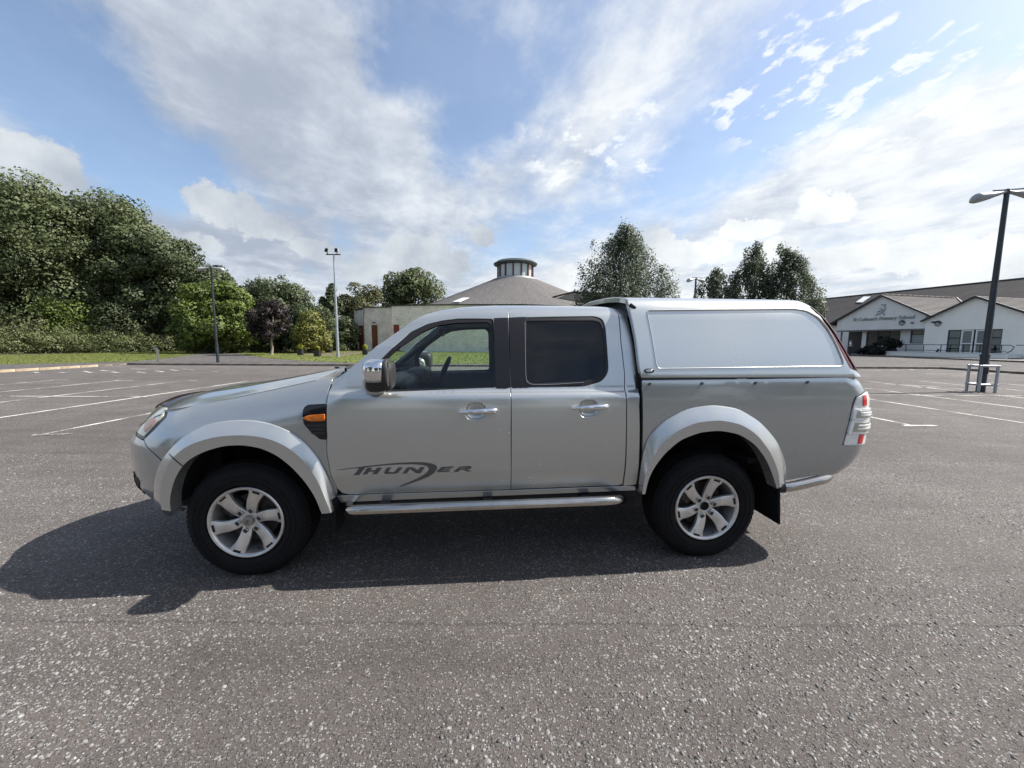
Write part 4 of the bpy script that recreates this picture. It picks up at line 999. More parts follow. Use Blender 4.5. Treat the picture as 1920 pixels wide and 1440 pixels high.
# ------------------------------------------------------------------ GROUND MATERIALS
def asphalt_mat(name, chips=True, base=((.067, .057, .052), (.116, .100, .091))):
    m = bpy.data.materials.new(name); m.use_nodes = True; nt = m.node_tree; N = nt.nodes; L = nt.links; b = N['Principled BSDF']
    tc = N.new('ShaderNodeTexCoord')
    def noise(sc, det=5, ro=.6):
        n = N.new('ShaderNodeTexNoise'); L.new(tc.outputs['Object'], n.inputs[0]); n.inputs['Scale'].default_value = sc; n.inputs['Detail'].default_value = det; n.inputs['Roughness'].default_value = ro; return n.outputs['Fac']
    def ramp(v, stops):
        r = N.new('ShaderNodeValToRGB'); L.new(v, r.inputs[0]); e = r.color_ramp.elements
        e[0].position, e[0].color = stops[0][0], (*stops[0][1], 1); e[1].position, e[1].color = stops[-1][0], (*stops[-1][1], 1)
        for p, c in stops[1:-1]: k = e.new(p); k.color = (*c, 1)
        return r.outputs[0]
    def mixc(f, a, c, blend='MIX'):
        x = N.new('ShaderNodeMix'); x.data_type = 'RGBA'; x.blend_type = blend
        if isinstance(f, float): x.inputs['Factor'].default_value = f
        else: L.new(f, x.inputs['Factor'])
        for s_, v in (('A', a), ('B', c)):
            if isinstance(v, tuple): x.inputs[s_].default_value = (*v, 1)
            else: L.new(v, x.inputs[s_])
        return x.outputs['Result']
    def mth(op, a, c=None):
        k = N.new('ShaderNodeMath'); k.operation = op
        for i, v in enumerate((a, c)):
            if v is None: continue
            if isinstance(v, (int, float)): k.inputs[i].default_value = v
            else: L.new(v, k.inputs[i])
        return k.outputs[0]
    matrix = ramp(noise(140, 4), [(.3, base[0]), (.7, base[1])])
    # three sizes of crushed stone, each cell its own tone
    def stones(sc, thr, tones, keep):
        wv = N.new('ShaderNodeTexNoise'); L.new(tc.outputs['Object'], wv.inputs[0]); wv.inputs['Scale'].default_value = sc*1.4; wv.inputs['Detail'].default_value = 2
        ad = N.new('ShaderNodeVectorMath'); ad.operation = 'MULTIPLY_ADD'; L.new(wv.outputs['Color'], ad.inputs[0]); ad.inputs[1].default_value = (.5/sc,)*3; L.new(tc.outputs['Object'], ad.inputs[2])
        v = N.new('ShaderNodeTexVoronoi'); v.inputs['Scale'].default_value = sc; L.new(ad.outputs[0], v.inputs['Vector']); v.inputs['Randomness'].default_value = 1.
        s = N.new('ShaderNodeSeparateColor'); L.new(v.outputs['Color'], s.inputs[0])
        col = ramp(s.outputs[0], tones)
        isst = mth('GREATER_THAN', s.outputs[1], keep)
        body = N.new('ShaderNodeMapRange'); body.interpolation_type = 'SMOOTHSTEP'; L.new(v.outputs['Distance'], body.inputs[0]); body.inputs[1].default_value = thr; body.inputs[2].default_value = thr*.72; body.inputs[3].default_value = 0; body.inputs[4].default_value = 1
        return col, mth('MULTIPLY', isst, body.outputs[0]), v
    c1, f1, v1 = stones(62., .50, [(0., (.075, .070, .066)), (.5, (.15, .145, .138)), (.85, (.235, .23, .22)), (1., (.36, .35, .33))], .50)
    c2, f2, v2 = stones(120., .52, [(0., (.040, .036, .034)), (.5, (.11, .102, .097)), (.88, (.22, .21, .20)), (1., (.42, .40, .38))], .35)
    big = noise(.22, 4, .6); patch = noise(1.3, 5, .62)
    col = mixc(f2, matrix, c2)
    # patches where the fines have worn away and more stone shows
    wear = N.new('ShaderNodeMapRange'); L.new(patch, wear.inputs[0]); wear.inputs[1].default_value = .40; wear.inputs[2].default_value = .60; wear.inputs[3].default_value = .30; wear.inputs[4].default_value = 1.
    col = mixc(mth('MULTIPLY', f1, wear.outputs[0]), col, c1)
    tone = N.new('ShaderNodeMapRange'); L.new(mth('ADD', mth('MULTIPLY', big, .6), mth('MULTIPLY', patch, .4)), tone.inputs[0]); tone.inputs[1].default_value = .3; tone.inputs[2].default_value = .7; tone.inputs[3].default_value = .74; tone.inputs[4].default_value = 1.26
    col = mixc(1.0, col, tone.outputs[0], 'MULTIPLY')
    # paver lanes: slightly different tone each, a ragged seam between them
    sx_ = N.new('ShaderNodeSeparateXYZ'); L.new(tc.outputs['Object'], sx_.inputs[0])
    yy = mth('ADD', sx_.outputs['Y'], mth('MULTIPLY', mth('SUBTRACT', noise(5., 5), .5), .10)); yy = mth('DIVIDE', mth('SUBTRACT', yy, 1.93), 3.1)
    fr = mth('ABSOLUTE', mth('SUBTRACT', mth('FRACT', mth('ADD', yy, .5)), .5))
    seam = N.new('ShaderNodeMapRange'); L.new(fr, seam.inputs[0]); seam.inputs[1].default_value = .0; seam.inputs[2].default_value = .0045; seam.inputs[3].default_value = .62; seam.inputs[4].default_value = 1.
    wn_ = N.new('ShaderNodeTexWhiteNoise'); wn_.noise_dimensions = '1D'; L.new(mth('FLOOR', mth('ADD', yy, .0)), wn_.inputs['W'])
    lane = mth('MULTIPLY_ADD', wn_.outputs['Value'], .14); lane.node.inputs[2].default_value = .93
    streak = N.new('ShaderNodeTexNoise'); mp_ = N.new('ShaderNodeMapping'); mp_.inputs['Scale'].default_value = (.25, 5., 1.); L.new(tc.outputs['Object'], mp_.inputs[0]); L.new(mp_.outputs[0], streak.inputs[0]); streak.inputs['Scale'].default_value = 1.; streak.inputs['Detail'].default_value = 5
    st_ = N.new('ShaderNodeMapRange'); L.new(streak.outputs['Fac'], st_.inputs[0]); st_.inputs[1].default_value = .3; st_.inputs[2].default_value = .7; st_.inputs[3].default_value = .90; st_.inputs[4].default_value = 1.10
    col = mixc(1.0, col, mth('MULTIPLY', mth('MULTIPLY', seam.outputs[0], lane), st_.outputs[0]), 'MULTIPLY')
    # old oil drips
    vo = N.new('ShaderNodeTexVoronoi'); vo.inputs['Scale'].default_value = .42; L.new(tc.outputs['Object'], vo.inputs['Vector']); od_ = mth('ADD', vo.outputs['Distance'], mth('MULTIPLY', mth('SUBTRACT', noise(9., 5), .5), .16))
    oil = N.new('ShaderNodeMapRange'); oil.interpolation_type = 'SMOOTHSTEP'; L.new(od_, oil.inputs[0]); oil.inputs[1].default_value = .03; oil.inputs[2].default_value = .13; oil.inputs[3].default_value = .70; oil.inputs[4].default_value = 1.
    col = mixc(1.0, col, oil.outputs[0], 'MULTIPLY')
    L.new(col, b.inputs['Base Color'])
    b.inputs['Roughness'].default_value = .82; b.inputs['Specular IOR Level'].default_value = .35
    hgt = mth('ADD', mth('MULTIPLY', f1, .8), mth('ADD', mth('MULTIPLY', f2, .5), mth('MULTIPLY', noise(220, 3), .5)))
    bp = N.new('ShaderNodeBump'); L.new(hgt, bp.inputs['Height']); bp.inputs['Strength'].default_value = 1.; bp.inputs['Distance'].default_value = .0065
    L.new(bp.outputs[0], b.inputs['Normal'])
    return m
def ramp_mat(name, stops, scale, rough=.85, bump=.0, bs=60, det=6, island=0., scale2=None, transl=0., spec=.3, axis=None):
    m = bpy.data.materials.new(name); m.use_nodes = True; nt = m.node_tree; N = nt.nodes; L = nt.links; b = N['Principled BSDF']
    tc = N.new('ShaderNodeTexCoord'); n = N.new('ShaderNodeTexNoise'); L.new(tc.outputs['Object'], n.inputs[0]); n.inputs['Scale'].default_value = scale; n.inputs['Detail'].default_value = det; n.inputs['Roughness'].default_value = .62
    if axis:
        mp = N.new('ShaderNodeMapping'); mp.inputs['Scale'].default_value = axis; L.new(tc.outputs['Object'], mp.inputs[0]); L.new(mp.outputs[0], n.inputs[0])
    f = n.outputs['Fac']
    if scale2:
        n2 = N.new('ShaderNodeTexNoise'); L.new(tc.outputs['Object'], n2.inputs[0]); n2.inputs['Scale'].default_value = scale2; n2.inputs['Detail'].default_value = 6
        a = N.new('ShaderNodeMath'); a.operation = 'ADD'; L.new(f, a.inputs[0]); L.new(n2.outputs['Fac'], a.inputs[1]); k = N.new('ShaderNodeMath'); k.operation = 'MULTIPLY'; L.new(a.outputs[0], k.inputs[0]); k.inputs[1].default_value = .5; f = k.outputs[0]
    if island:
        g = N.new('ShaderNodeNewGeometry'); k = N.new('ShaderNodeMath'); k.operation = 'MULTIPLY_ADD'; L.new(g.outputs['Random Per Island'], k.inputs[0]); k.inputs[1].default_value = island
        s = N.new('ShaderNodeMath'); s.operation = 'SUBTRACT'; L.new(f, s.inputs[0]); s.inputs[1].default_value = island/2; L.new(s.outputs[0], k.inputs[2]); f = k.outputs[0]
    r = N.new('ShaderNodeValToRGB'); L.new(f, r.inputs[0]); e = r.color_ramp.elements
    e[0].position, e[0].color = stops[0][0], (*stops[0][1], 1); e[1].position, e[1].color = stops[-1][0], (*stops[-1][1], 1)
    for p, c in stops[1:-1]: q = e.new(p); q.color = (*c, 1)
    L.new(r.outputs[0], b.inputs['Base Color']); b.inputs['Roughness'].default_value = rough; b.inputs['Specular IOR Level'].default_value = spec
    if bump:
        n3 = N.new('ShaderNodeTexNoise'); L.new(tc.outputs['Object'], n3.inputs[0]); n3.inputs['Scale'].default_value = bs; n3.inputs['Detail'].default_value = 5
        bp = N.new('ShaderNodeBump'); L.new(n3.outputs['Fac'], bp.inputs['Height']); bp.inputs['Strength'].default_value = bump; bp.inputs['Distance'].default_value = .02; L.new(bp.outputs[0], b.inputs['Normal'])
    if transl:
        t = N.new('ShaderNodeBsdfTranslucent'); L.new(r.outputs[0], t.inputs[0]); x = N.new('ShaderNodeMixShader'); x.inputs[0].default_value = transl
        L.new(b.outputs[0], x.inputs[1]); L.new(t.outputs[0], x.inputs[2]); L.new(x.outputs[0], N['Material Output'].inputs[0])
    return m
ASPH = asphalt_mat('asphalt'); ASPH2 = asphalt_mat('road_asphalt', base=((.045, .040, .039), (.075, .067, .063)))
GRASS = ramp_mat('grass_mat', [(.34, (.070, .095, .020)), (.48, (.115, .145, .030)), (.58, (.160, .175, .045)), (.70, (.25, .22, .10))], .9, bump=.8, bs=22, scale2=9)
EARTH = ramp_mat('earth_mat', [(.3, (.045, .040, .022)), (.7, (.11, .095, .05))], 1.5, bump=.5, bs=9)
PAVE = ramp_mat('path_mat', [(.3, (.14, .105, .09)), (.7, (.22, .17, .145))], 3., bump=.2)
KERB = ramp_mat('kerb_mat', [(.3, (.085, .075, .062)), (.55, (.15, .135, .11)), (.75, (.24, .22, .18))], 5., bump=.3)
KERBY = ramp_mat('pale_kerb_mat', [(.3, (.22, .165, .11)), (.6, (.38, .31, .22)), (.8, (.50, .43, .33))], 4., bump=.3)
def lines_mat():
    m = bpy.data.materials.new('road_paint'); m.use_nodes = True; nt = m.node_tree; N = nt.nodes; L = nt.links; b = N['Principled BSDF']
    tc = N.new('ShaderNodeTexCoord'); n = N.new('ShaderNodeTexNoise'); L.new(tc.outputs['Object'], n.inputs[0]); n.inputs['Scale'].default_value = 34; n.inputs['Detail'].default_value = 6; n.inputs['Roughness'].default_value = .7
    n2 = N.new('ShaderNodeTexNoise'); L.new(tc.outputs['Object'], n2.inputs[0]); n2.inputs['Scale'].default_value = 1.7; n2.inputs['Detail'].default_value = 4
    a = N.new('ShaderNodeMath'); a.operation = 'MULTIPLY_ADD'; L.new(n2.outputs['Fac'], a.inputs[0]); a.inputs[1].default_value = .9; L.new(n.outputs['Fac'], a.inputs[2])
    r = N.new('ShaderNodeValToRGB'); L.new(a.outputs[0], r.inputs[0]); e = r.color_ramp.elements; e[0].position = .84; e[0].color = (.12, .11, .10, 1); e[1].position = 1.04; e[1].color = (.56, .54, .49, 1)
    L.new(r.outputs[0], b.inputs['Base Color']); b.inputs['Roughness'].default_value = .8; return m
LINE = lines_mat()
def sheet(name, P, z, m, kind='structure'):
    P = [(float(p[0]), float(p[1])) for p in P]
    a = sum(P[i][0]*P[(i+1) % len(P)][1]-P[(i+1) % len(P)][0]*P[i][1] for i in range(len(P)))
    if a < 0: P = P[::-1]
    return mk(name, [(x, y, z) for x, y in P], [tuple(range(len(P)))], m, None, False, kind=kind)
sheet('ground', [(-1500, -1500), (1500, -1500), (1500, 1500), (-1500, 1500)], -.05, EARTH)
XL, XR, YK = -23.05, 25.65, 23.40
sheet('car_park', [(XL, -26), (XR, -26), (XR, YK), (XL, YK)], 0., ASPH)
sheet('access_road', [(-75, -26), (XL-.13, -26), (XL-.13, YK+.13), (XR+.13, YK+.13), (XR+.13, -26), (39.4, -26), (39.4, 62), (-75, 62)], .10, ASPH2)
g = lambda x, y, z=.106: gnd(x, y, z)[:2]
sheet('grass_verge', [(-74, 21.), g(0, 683), g(120, 681), g(250, 677.3), g(300, 673), g(345, 667), g(392, 661.5), g(350, 659.2), g(200, 662), g(0, 667), (-74, 40)], .106, GRASS)
sheet('lawn', [g(432, 658.5), g(455, 664), g(500, 671), g(560, 676), g(660, 680), g(800, 681.5), g(1000, 682.5), (14, 28), (14, 53.5), (-40, 61.5)], .106, GRASS)
sheet('paved_path', [g(545, 665), g(600, 662), g(640, 660.8), (-22, 53), (-18, 53.5), (-17, 43), g(640, 668)], .111, PAVE)
sheet('planting_bed', [(-75, 41), g(0, 666.5), g(200, 661.6), g(352, 658.8), (-46, 58), (-30, 60.5), (-30, 62), (-75, 62)], .112, EARTH)
sheet('school_pavement', [(39.55, -20), (60, -20), (60, 70), (39.55, 70)], .22, mat('paving_grey', (.17, .165, .155), .85, var=.2, vs=2))

# grass blades standing out of the turf, thickest along its edges
def grass(name, lab, poly, n, seed):
    rg = np.random.default_rng(seed); P = np.array([(float(a[0]), float(a[1])) for a in poly]); lo, hi = P.min(0), P.max(0)
    lo = np.maximum(lo, [-48, 18]); hi = np.minimum(hi, [14, 60]); Q = lo+(hi-lo)*rg.random((n*3, 2)); Q = Q[inpoly(Q, P)][:n]
    E = resample(P, .12); E = E[(E[:, 0] > -48) & (E[:, 0] < 14)]+rg.normal(0, .05, (len(E[(E[:, 0] > -48) & (E[:, 0] < 14)]), 2)); Q = np.vstack([Q, E, E+rg.normal(0, .08, E.shape)]); m = len(Q)
    h = (.025+.045*rg.random(m)**2)*(1+1.2*(rg.random(m) < .02)); a = rg.random(m)*np.pi; w = .014+.016*rg.random(m); ln = rg.normal(0, .03, (m, 2))
    V = np.zeros((m, 4, 3)); dx, dy = np.cos(a)*w, np.sin(a)*w
    V[:, 0] = np.stack([Q[:, 0]-dx, Q[:, 1]-dy, np.full(m, .10)], -1); V[:, 1] = np.stack([Q[:, 0]+dx, Q[:, 1]+dy, np.full(m, .10)], -1)
    V[:, 2] = np.stack([Q[:, 0]+dx*.5+ln[:, 0], Q[:, 1]+dy*.5+ln[:, 1], .10+h], -1); V[:, 3] = np.stack([Q[:, 0]-dx*.5+ln[:, 0], Q[:, 1]-dy*.5+ln[:, 1], .10+h*.9], -1)
    N4 = np.tile(np.array([0, -.35, .94]), (m*4, 1)); o = mk(name, V.reshape(-1, 3), np.arange(4*m).reshape(m, 4), GBL, None, normals=N4); o['kind'] = 'stuff'; o['label'] = lab; o['category'] = 'grass'
GBL = ramp_mat('grass_blade', [(.2, (.085, .110, .024)), (.5, (.135, .165, .038)), (.8, (.22, .22, .08))], 1.2, island=.4, rough=.7, transl=.2)
VERGE = [(-74, 21.), g(0, 683), g(120, 681), g(250, 677.3), g(300, 673), g(345, 667), g(392, 661.5), g(350, 659.2), g(200, 662), g(0, 667), (-74, 40)]
LAWN = [g(432, 658.5), g(455, 664), g(500, 671), g(560, 676), g(660, 680), g(800, 681.5), g(1000, 682.5), (14, 28), (14, 53.5), (-30, 59)]
grass('grass', 'short sunlit grass of the verge between the path and the brambles', VERGE, 42000, 71); grass('grass', 'short patchy grass of the lawn in front of the church', LAWN, 60000, 72)
# kerbs, stone by stone
def kerb_run(pts, z0, h, w, m, length=.915, pale=None):
    base = bpy.data.objects.new('kerb', None); COL.objects.link(base); base['kind'] = 'structure'
    mb = MB(); meshes = {}
    for i in range(len(pts)-1):
        a = np.array(pts[i], float); b = np.array(pts[i+1], float); d = b-a; ln = np.linalg.norm(d); d /= ln; n = max(1, int(round(ln/length))); st = ln/n; ang = math.atan2(d[1], d[0])
        key = round(st, 3)
        if key not in meshes:
            bm = bmesh.new(); add_box(bm, (0, 0, 0), (st-.014, w, h+.10), .012, seg=1); me = bpy.data.meshes.new('kerb_stone'); bm.to_mesh(me); bm.free(); meshes[key] = me
        for k in range(n):
            c = a+d*(k+.5)*st; mm = KERBY if pale and pale(c) else m
            me = meshes[key]
            if mm is not m:
                kk = (key, 'p')
                if kk not in meshes: meshes[kk] = me.copy(); meshes[kk].materials.clear(); meshes[kk].materials.append(mm)
                me = meshes[kk]
            elif not me.materials: me.materials.append(m)
            o = bpy.data.objects.new('kerb_stone', me); COL.objects.link(o); o.parent = base
            o.location = (c[0], c[1], z0+(h-.10)/2+random.uniform(-.004, .004)); o.rotation_euler = (0, random.uniform(-.004, .004), ang+random.uniform(-.004, .004))
    return base
kerb_run([(XL-.06, 9.), (XL-.06, 21.8), (XL-.06, YK+.07)], 0, .115, .125, KERB, pale=lambda c: 17.6 < c[1] < 22.2)
kerb_run([(XL+.02, YK+.07), (XR-.0, YK+.07)], 0, .115, .125, KERB)
kerb_run([(XR+.06, YK+.12), (XR+.06, 12.)], 0, .115, .125, KERB)
kerb_run([(39.47, 60), (39.47, 24)], .10, .13, .14, KERB, length=1.2)
# parking bays
def line(a, b, w=.085, z=.004):
    a = np.array(a, float); b = np.array(b, float); d = (b-a)/np.linalg.norm(b-a); n = np.array([-d[1], d[0]])*w/2
    return sheet('parking_line', [a-n, b-n, b+n, a+n], z, LINE)
for k, x in enumerate([-7.39, -9.78, -12.16, -14.55, -16.93, -19.3]):
    line((x, 6.02), (x+.06, 14.35)); 
    if k != 0: line((x-.42, 6.02), (x+.46, 6.02+.02), z=.008)
line((-7.46, 5.97), (-6.98, 6.08), z=.008)
line((-19.4, 10.15), (-9.6, 10.20), .07, z=.008)
for x in (-16.93, -14.55, -12.16): line((x-.1, 14.36), (x+.55, 14.38), z=.008)
for a, b in (((157, 696), (172, 699)), ((188, 694.3), (204, 695.6)), ((210, 697), (225, 699.3)), ((257, 697), (273, 699.5)), ((290, 694.8), (307, 697.5)), ((320, 693.3), (334, 695)), ((343, 691.8), (362, 693)), ((397, 696.4), (410, 696.6)), ((113, 698.3), (122, 699)), ((64, 698), (72, 699)), ((222, 692.8), (240, 693.4)), ((245, 691.8), (275, 692.4))):
    line(gnd(*a)[:2], gnd(*b)[:2], .11)
for k, (x, y0, y1) in enumerate([(7.33, 7.02, 15.3), (9.75, 7.0, 15.4), (12.05, 7.0, 15.5), (14.35, 7.0, 15.6), (16.65, 7.0, 15.7), (18.9, 7., 15.7)]):
    line((x-(.0 if k < 2 else .0), y0), (x-.18 if k == 0 else x-.25, y1))
line((7.13, 7.02), (7.76, 7.04), .10, z=.008)
line((9.6, 11.3), (19., 11.2), .07, z=.008)
for a, b in (((1660, 720), (1764, 725.3)), ((1720, 726), (1810, 730)), ((1734, 701.3), (1890, 700.8)), ((1784, 705), (1812, 705)), ((1640, 693.4), (1650, 695)), ((1675, 693), (1683, 694.4)), ((1706, 692.4), (1716, 694)), ((1738, 692.2), (1748, 693.6))):
    line(gnd(*a)[:2], gnd(*b)[:2], .10)

# loose and proud stone chips of the surface dressing, near the viewer
def chips():
    n = 42000
    y = .75+4.2*RN.random(n)**1.25; x = (RN.random(n)*2-1)*(1.45*y+1.1)
    pat = np.sin(x*1.7+np.sin(y*2.1)*1.3)+np.sin(y*2.9+x*.8)*.7+RN.normal(0, .55, n)
    k = pat > -.9+1.1*RN.random(n); x = x[k]; y = y[k]; n = len(x)
    s = .0040+.0082*RN.random(n)**2.0; el = .55+.45*RN.random(n); an = RN.random(n)*2*np.pi
    K = 6; base = np.arange(K)*2*np.pi/K
    V = np.zeros((n, 2*K, 3)); jit = .72+.5*RN.random((n, K)); hh = .0012+.0034*RN.random(n)*(s/.010)
    for r_, (sc, zz) in enumerate(((1.0, 0.), (.72, 1.))):
        a = base[None, :]+RN.normal(0, .14, (n, K)) if r_ == 0 else base[None, :]
        lx = np.cos(a)*s[:, None]*jit*sc; ly = np.sin(a)*s[:, None]*jit*sc*el[:, None]
        V[:, r_*K:(r_+1)*K, 0] = x[:, None]+lx*np.cos(an)[:, None]-ly*np.sin(an)[:, None]
        V[:, r_*K:(r_+1)*K, 1] = y[:, None]+lx*np.sin(an)[:, None]+ly*np.cos(an)[:, None]
        V[:, r_*K:(r_+1)*K, 2] = -.0006 if r_ == 0 else hh[:, None]*(1+.35*np.cos(base-1.)[None, :]*RN.choice([-1, 1], (n, 1)))
    b = (np.arange(n)*2*K)[:, None]
    q = np.concatenate([np.stack([b[:, 0]+i, b[:, 0]+(i+1) % K, b[:, 0]+K+(i+1) % K, b[:, 0]+K+i], -1) for i in range(K)])
    t1 = np.stack([b[:, 0]+K+i for i in (0, 1, 2, 3)], -1); t2 = np.stack([b[:, 0]+K+i for i in (0, 3, 4, 5)], -1)
    m = ramp_mat('stone_chip_mat', [(.12, (.055, .052, .050)), (.42, (.11, .106, .10)), (.68, (.18, .176, .168)), (.90, (.22, .212, .20)), (.985, (.34, .33, .31))], 30., rough=.6, island=.85, spec=.4)
    o = mk('stone_chips', V.reshape(-1, 3), np.concatenate([q, t1, t2]), m, None, False); o['kind'] = 'stuff'; o['label'] = 'pale crushed stone chips bound into the dark car park surface'; o['category'] = 'gravel'
chips()

# ------------------------------------------------------------------ FOLIAGE
def leafmat(n, a, b, c, tr=.25, isl=.36): return ramp_mat(n, [(.22, a), (.5, b), (.80, c)], .35, rough=.55, island=isl, scale2=2.2, transl=tr, spec=.35)
LF = dict(
    syc=leafmat('sycamore_leaf', (.060, .080, .034), (.100, .126, .052), (.165, .185, .090)),
    dark=leafmat('dark_leaf', (.048, .066, .034), (.080, .102, .046), (.130, .150, .074)),
    light=leafmat('light_leaf', (.060, .090, .018), (.108, .148, .030), (.175, .21, .055)),
    yellow=leafmat('yellow_leaf', (.085, .095, .022), (.15, .16, .035), (.23, .225, .06)),
    purple=leafmat('purple_leaf', (.014, .011, .011), (.028, .020, .020), (.050, .040, .034)),
    olive=leafmat('olive_leaf', (.055, .060, .026), (.095, .105, .042), (.17, .165, .085)),
    birch=leafmat('birch_leaf', (.062, .082, .050), (.100, .126, .078), (.165, .185, .125), .4),
    shrub=leafmat('shrub_leaf', (.012, .018, .014), (.026, .034, .026), (.05, .06, .045)),
    bramble=leafmat('bramble_leaf', (.070, .088, .036), (.115, .138, .055), (.18, .19, .085)),
    brown=leafmat('dry_leaf', (.07, .055, .028), (.12, .10, .05), (.19, .16, .085)),
    topi=leafmat('topiary_leaf', (.13, .15, .015), (.22, .235, .025), (.33, .33, .05), .15, .4))
BARK = ramp_mat('bark_mat', [(.3, (.045, .036, .028)), (.7, (.12, .10, .08))], 6., bump=.6, bs=20)
BARKW = ramp_mat('pale_bark_mat', [(.3, (.14, .11, .085)), (.7, (.32, .28, .23))], 6., bump=.3, bs=20)
def lobes_for(cx, cy, z0, z1, W, D, n, style, rg):
    H = z1-z0; L = []
    for i in range(n):
        a = rg.random()*2*np.pi
        if style == 'round':
            t = rg.random()**.8; zz = z0+H*(.10+.82*t); env = math.sqrt(max(.05, 1-((zz-z0)/H*1.75-.72)**2*.92)) if (zz-z0)/H > .41 else .80+.2*(zz-z0)/H/.41
            r = rg.random()**.42*.84*env; s = (.20+.12*rg.random())*min(W, H)
            L.append((cx+math.cos(a)*r*W/2, cy+math.sin(a)*r*D/2, min(zz, z1-s*.40), s*.62, s*.62, s*.50))
        elif style == 'upright':
            t = rg.random(); zz = z0+H*(.06+.86*t); env = ((1-t)/.55)**.78*.94+.04 if t > .45 else .90+.08*t/.45
            r = rg.random()**.36*.92*env; s = (.09+.075*rg.random())*min(W, 9.)*(1.15-.5*t)
            L.append((cx+math.cos(a)*r*W/2, cy+math.sin(a)*r*D/2, zz, s*.75, s*.75, s*1.35))
        else:   # mound
            t = rg.random(); env = math.sqrt(1-t*t*.9); r = math.sqrt(rg.random())*.86*env; s = (.22+.14*rg.random())*H
            L.append((cx+math.cos(a)*r*W/2, cy+math.sin(a)*r*D/2, z0+H*t*.86, max(s, .1*W)*.75, s*.8, s*.62))
    return np.array(L)
def leaves(L, n, size, rg, gap=.0, up=.35, zmin=None, sprig=0):
    vol = (L[:, 3]*L[:, 4]); p = vol/vol.sum(); k = rg.choice(len(L), n, p=p); B = L[k]
    d = rg.normal(size=(n, 3)); d[:, 2] += .25; d /= np.linalg.norm(d, axis=1, keepdims=True)
    rad = 1-.42*rg.random(n)**1.8+rg.normal(0, .05, n)
    if sprig: rad = rad+(rg.random(n) < sprig)*rg.random(n)**1.6*.45
    # clusters: pull leaves on each lobe towards a few twig tips so that gaps open between them
    tw = rg.normal(size=(len(L), 22, 3)); tw /= np.linalg.norm(tw, axis=2, keepdims=True); t = tw[k, rg.integers(0, 22, n)]
    d = d*.42+t*.75; d /= np.linalg.norm(d, axis=1, keepdims=True)
    C = B[:, :3]+d*B[:, 3:6]*rad[:, None]
    if zmin is not None: C[:, 2] = np.maximum(C[:, 2], zmin+size*.4*rg.random(n))
    nrm = d*.8+rg.normal(0, .75, (n, 3)); nrm[:, 2] += up; nrm /= np.linalg.norm(nrm, axis=1, keepdims=True)
    a = np.cross(nrm, rg.normal(size=(n, 3))); a /= np.linalg.norm(a, axis=1, keepdims=True); b = np.cross(nrm, a)
    s = size*(.55+.75*rg.random(n)); w = s*(.45+.3*rg.random(n))
    sn = d*.75+nrm*.45; sn[:, 2] += .18; sn /= np.linalg.norm(sn, axis=1, keepdims=True)
    fl = np.where((sn*nrm).sum(1) < 0, -1., 1.)[:, None]; b = b*fl; nrm = nrm*fl
    V = np.stack([C-a*s[:, None]*.5, C-b*w[:, None]*.5+nrm*s[:, None]*.10, C+a*s[:, None]*.5, C+b*w[:, None]*.5+nrm*s[:, None]*.10], 1).reshape(-1, 3)
    F = np.arange(4*n).reshape(n, 4)
    N4 = np.repeat(sn, 4, 0)
    return V, F, N4
def limb_mb(mb, base, top, r0, lobes, rg, nl=7):
    base = np.array(base, float); top = np.array(top, float); P = []; m = 6
    for i in range(m+1):
        f = i/m; P.append(base*(1-f)+top*f+np.array([rg.normal(0, .02), rg.normal(0, .02), 0])*np.linalg.norm(top-base)*(f > 0)*.6)
    mb.tube(P, [r0*(1-.72*i/m)*(1.25 if i == 0 else 1) for i in range(m+1)], 9)
    for j in range(min(nl, len(lobes))):
        q = lobes[rg.integers(len(lobes))][:3]; f = .35+.5*rg.random(); s = base*(1-f)+top*f; mid = (s+q)/2+np.array([0, 0, .08*np.linalg.norm(q-s)])
        mb.tube([s, mid, q], [r0*.42*(1-f*.5), r0*.22, r0*.07], 6)
def tree(name, label, cat, x0, x1, yt, yb, Y, lm, n, size, style='round', nl=26, gnd_y=None, seed=0, trunk_r=.28, bark=None, depth=None, group=None, sprig=0., extra=None):
    rg = np.random.default_rng(1000+seed)
    xc = (x0+x1)/2; a = at(x0, (yt+yb)/2, Y); b = at(x1, (yt+yb)/2, Y); t = at(xc, yt, Y); bo = at(xc, yb, Y)
    W = b[0]-a[0]; cx = (a[0]+b[0])/2; D = depth or min(W, 9.); z1 = t[2]; z0 = bo[2]
    root = thing(name, label, cat, (cx, Y, .1), 0, group)
    L = lobes_for(0, 0, z0-.1, z1-.1, W, D, nl, style, rg)
    if extra is not None:
        for (ex, ey, s) in extra:
            q = at(ex, ey, Y); L = np.vstack([L, [[q[0]-cx, 0, q[2]-.1, s, s, s*1.1]]])
    V, F, NN = leaves(L, n, size, rg, zmin=(0. if style == 'mound' else None), sprig=sprig)
    mk('crown' if style != 'mound' else 'foliage', V, F, lm, root, normals=NN)
    mb = MB()
    if style == 'mound':
        for j in range(6):
            q = L[rg.integers(len(L))][:3]; mb.tube([(q[0]*.3, q[1]*.3, -.05), (q[0]*.6, q[1]*.6, q[2]*.6), tuple(q)], [.05, .035, .015], 5)
        mb.build('stem', bark or BARK, root, smooth=True)
    else:
        limb_mb(mb, (0, 0, -.1), (rg.normal(0, .3), 0, (z0+(z1-z0)*.72)), trunk_r, L, rg, 10); mb.build('trunk', bark or BARK, root, smooth=True)
    return root
T_ = 'tree'
GB = 'trees behind the hedge on the left'
tree('sycamore_tree', 'huge broad sycamore near the left edge, its top the highest of all trees', T_, -78, 200, 340, 640, 46, LF['syc'], 66000, .33, nl=90, seed=1, trunk_r=.5, depth=13, group=GB, extra=[(62, 350, 1.4), (90, 362, 1.5), (115, 385, 1.6), (35, 380, 1.8)])
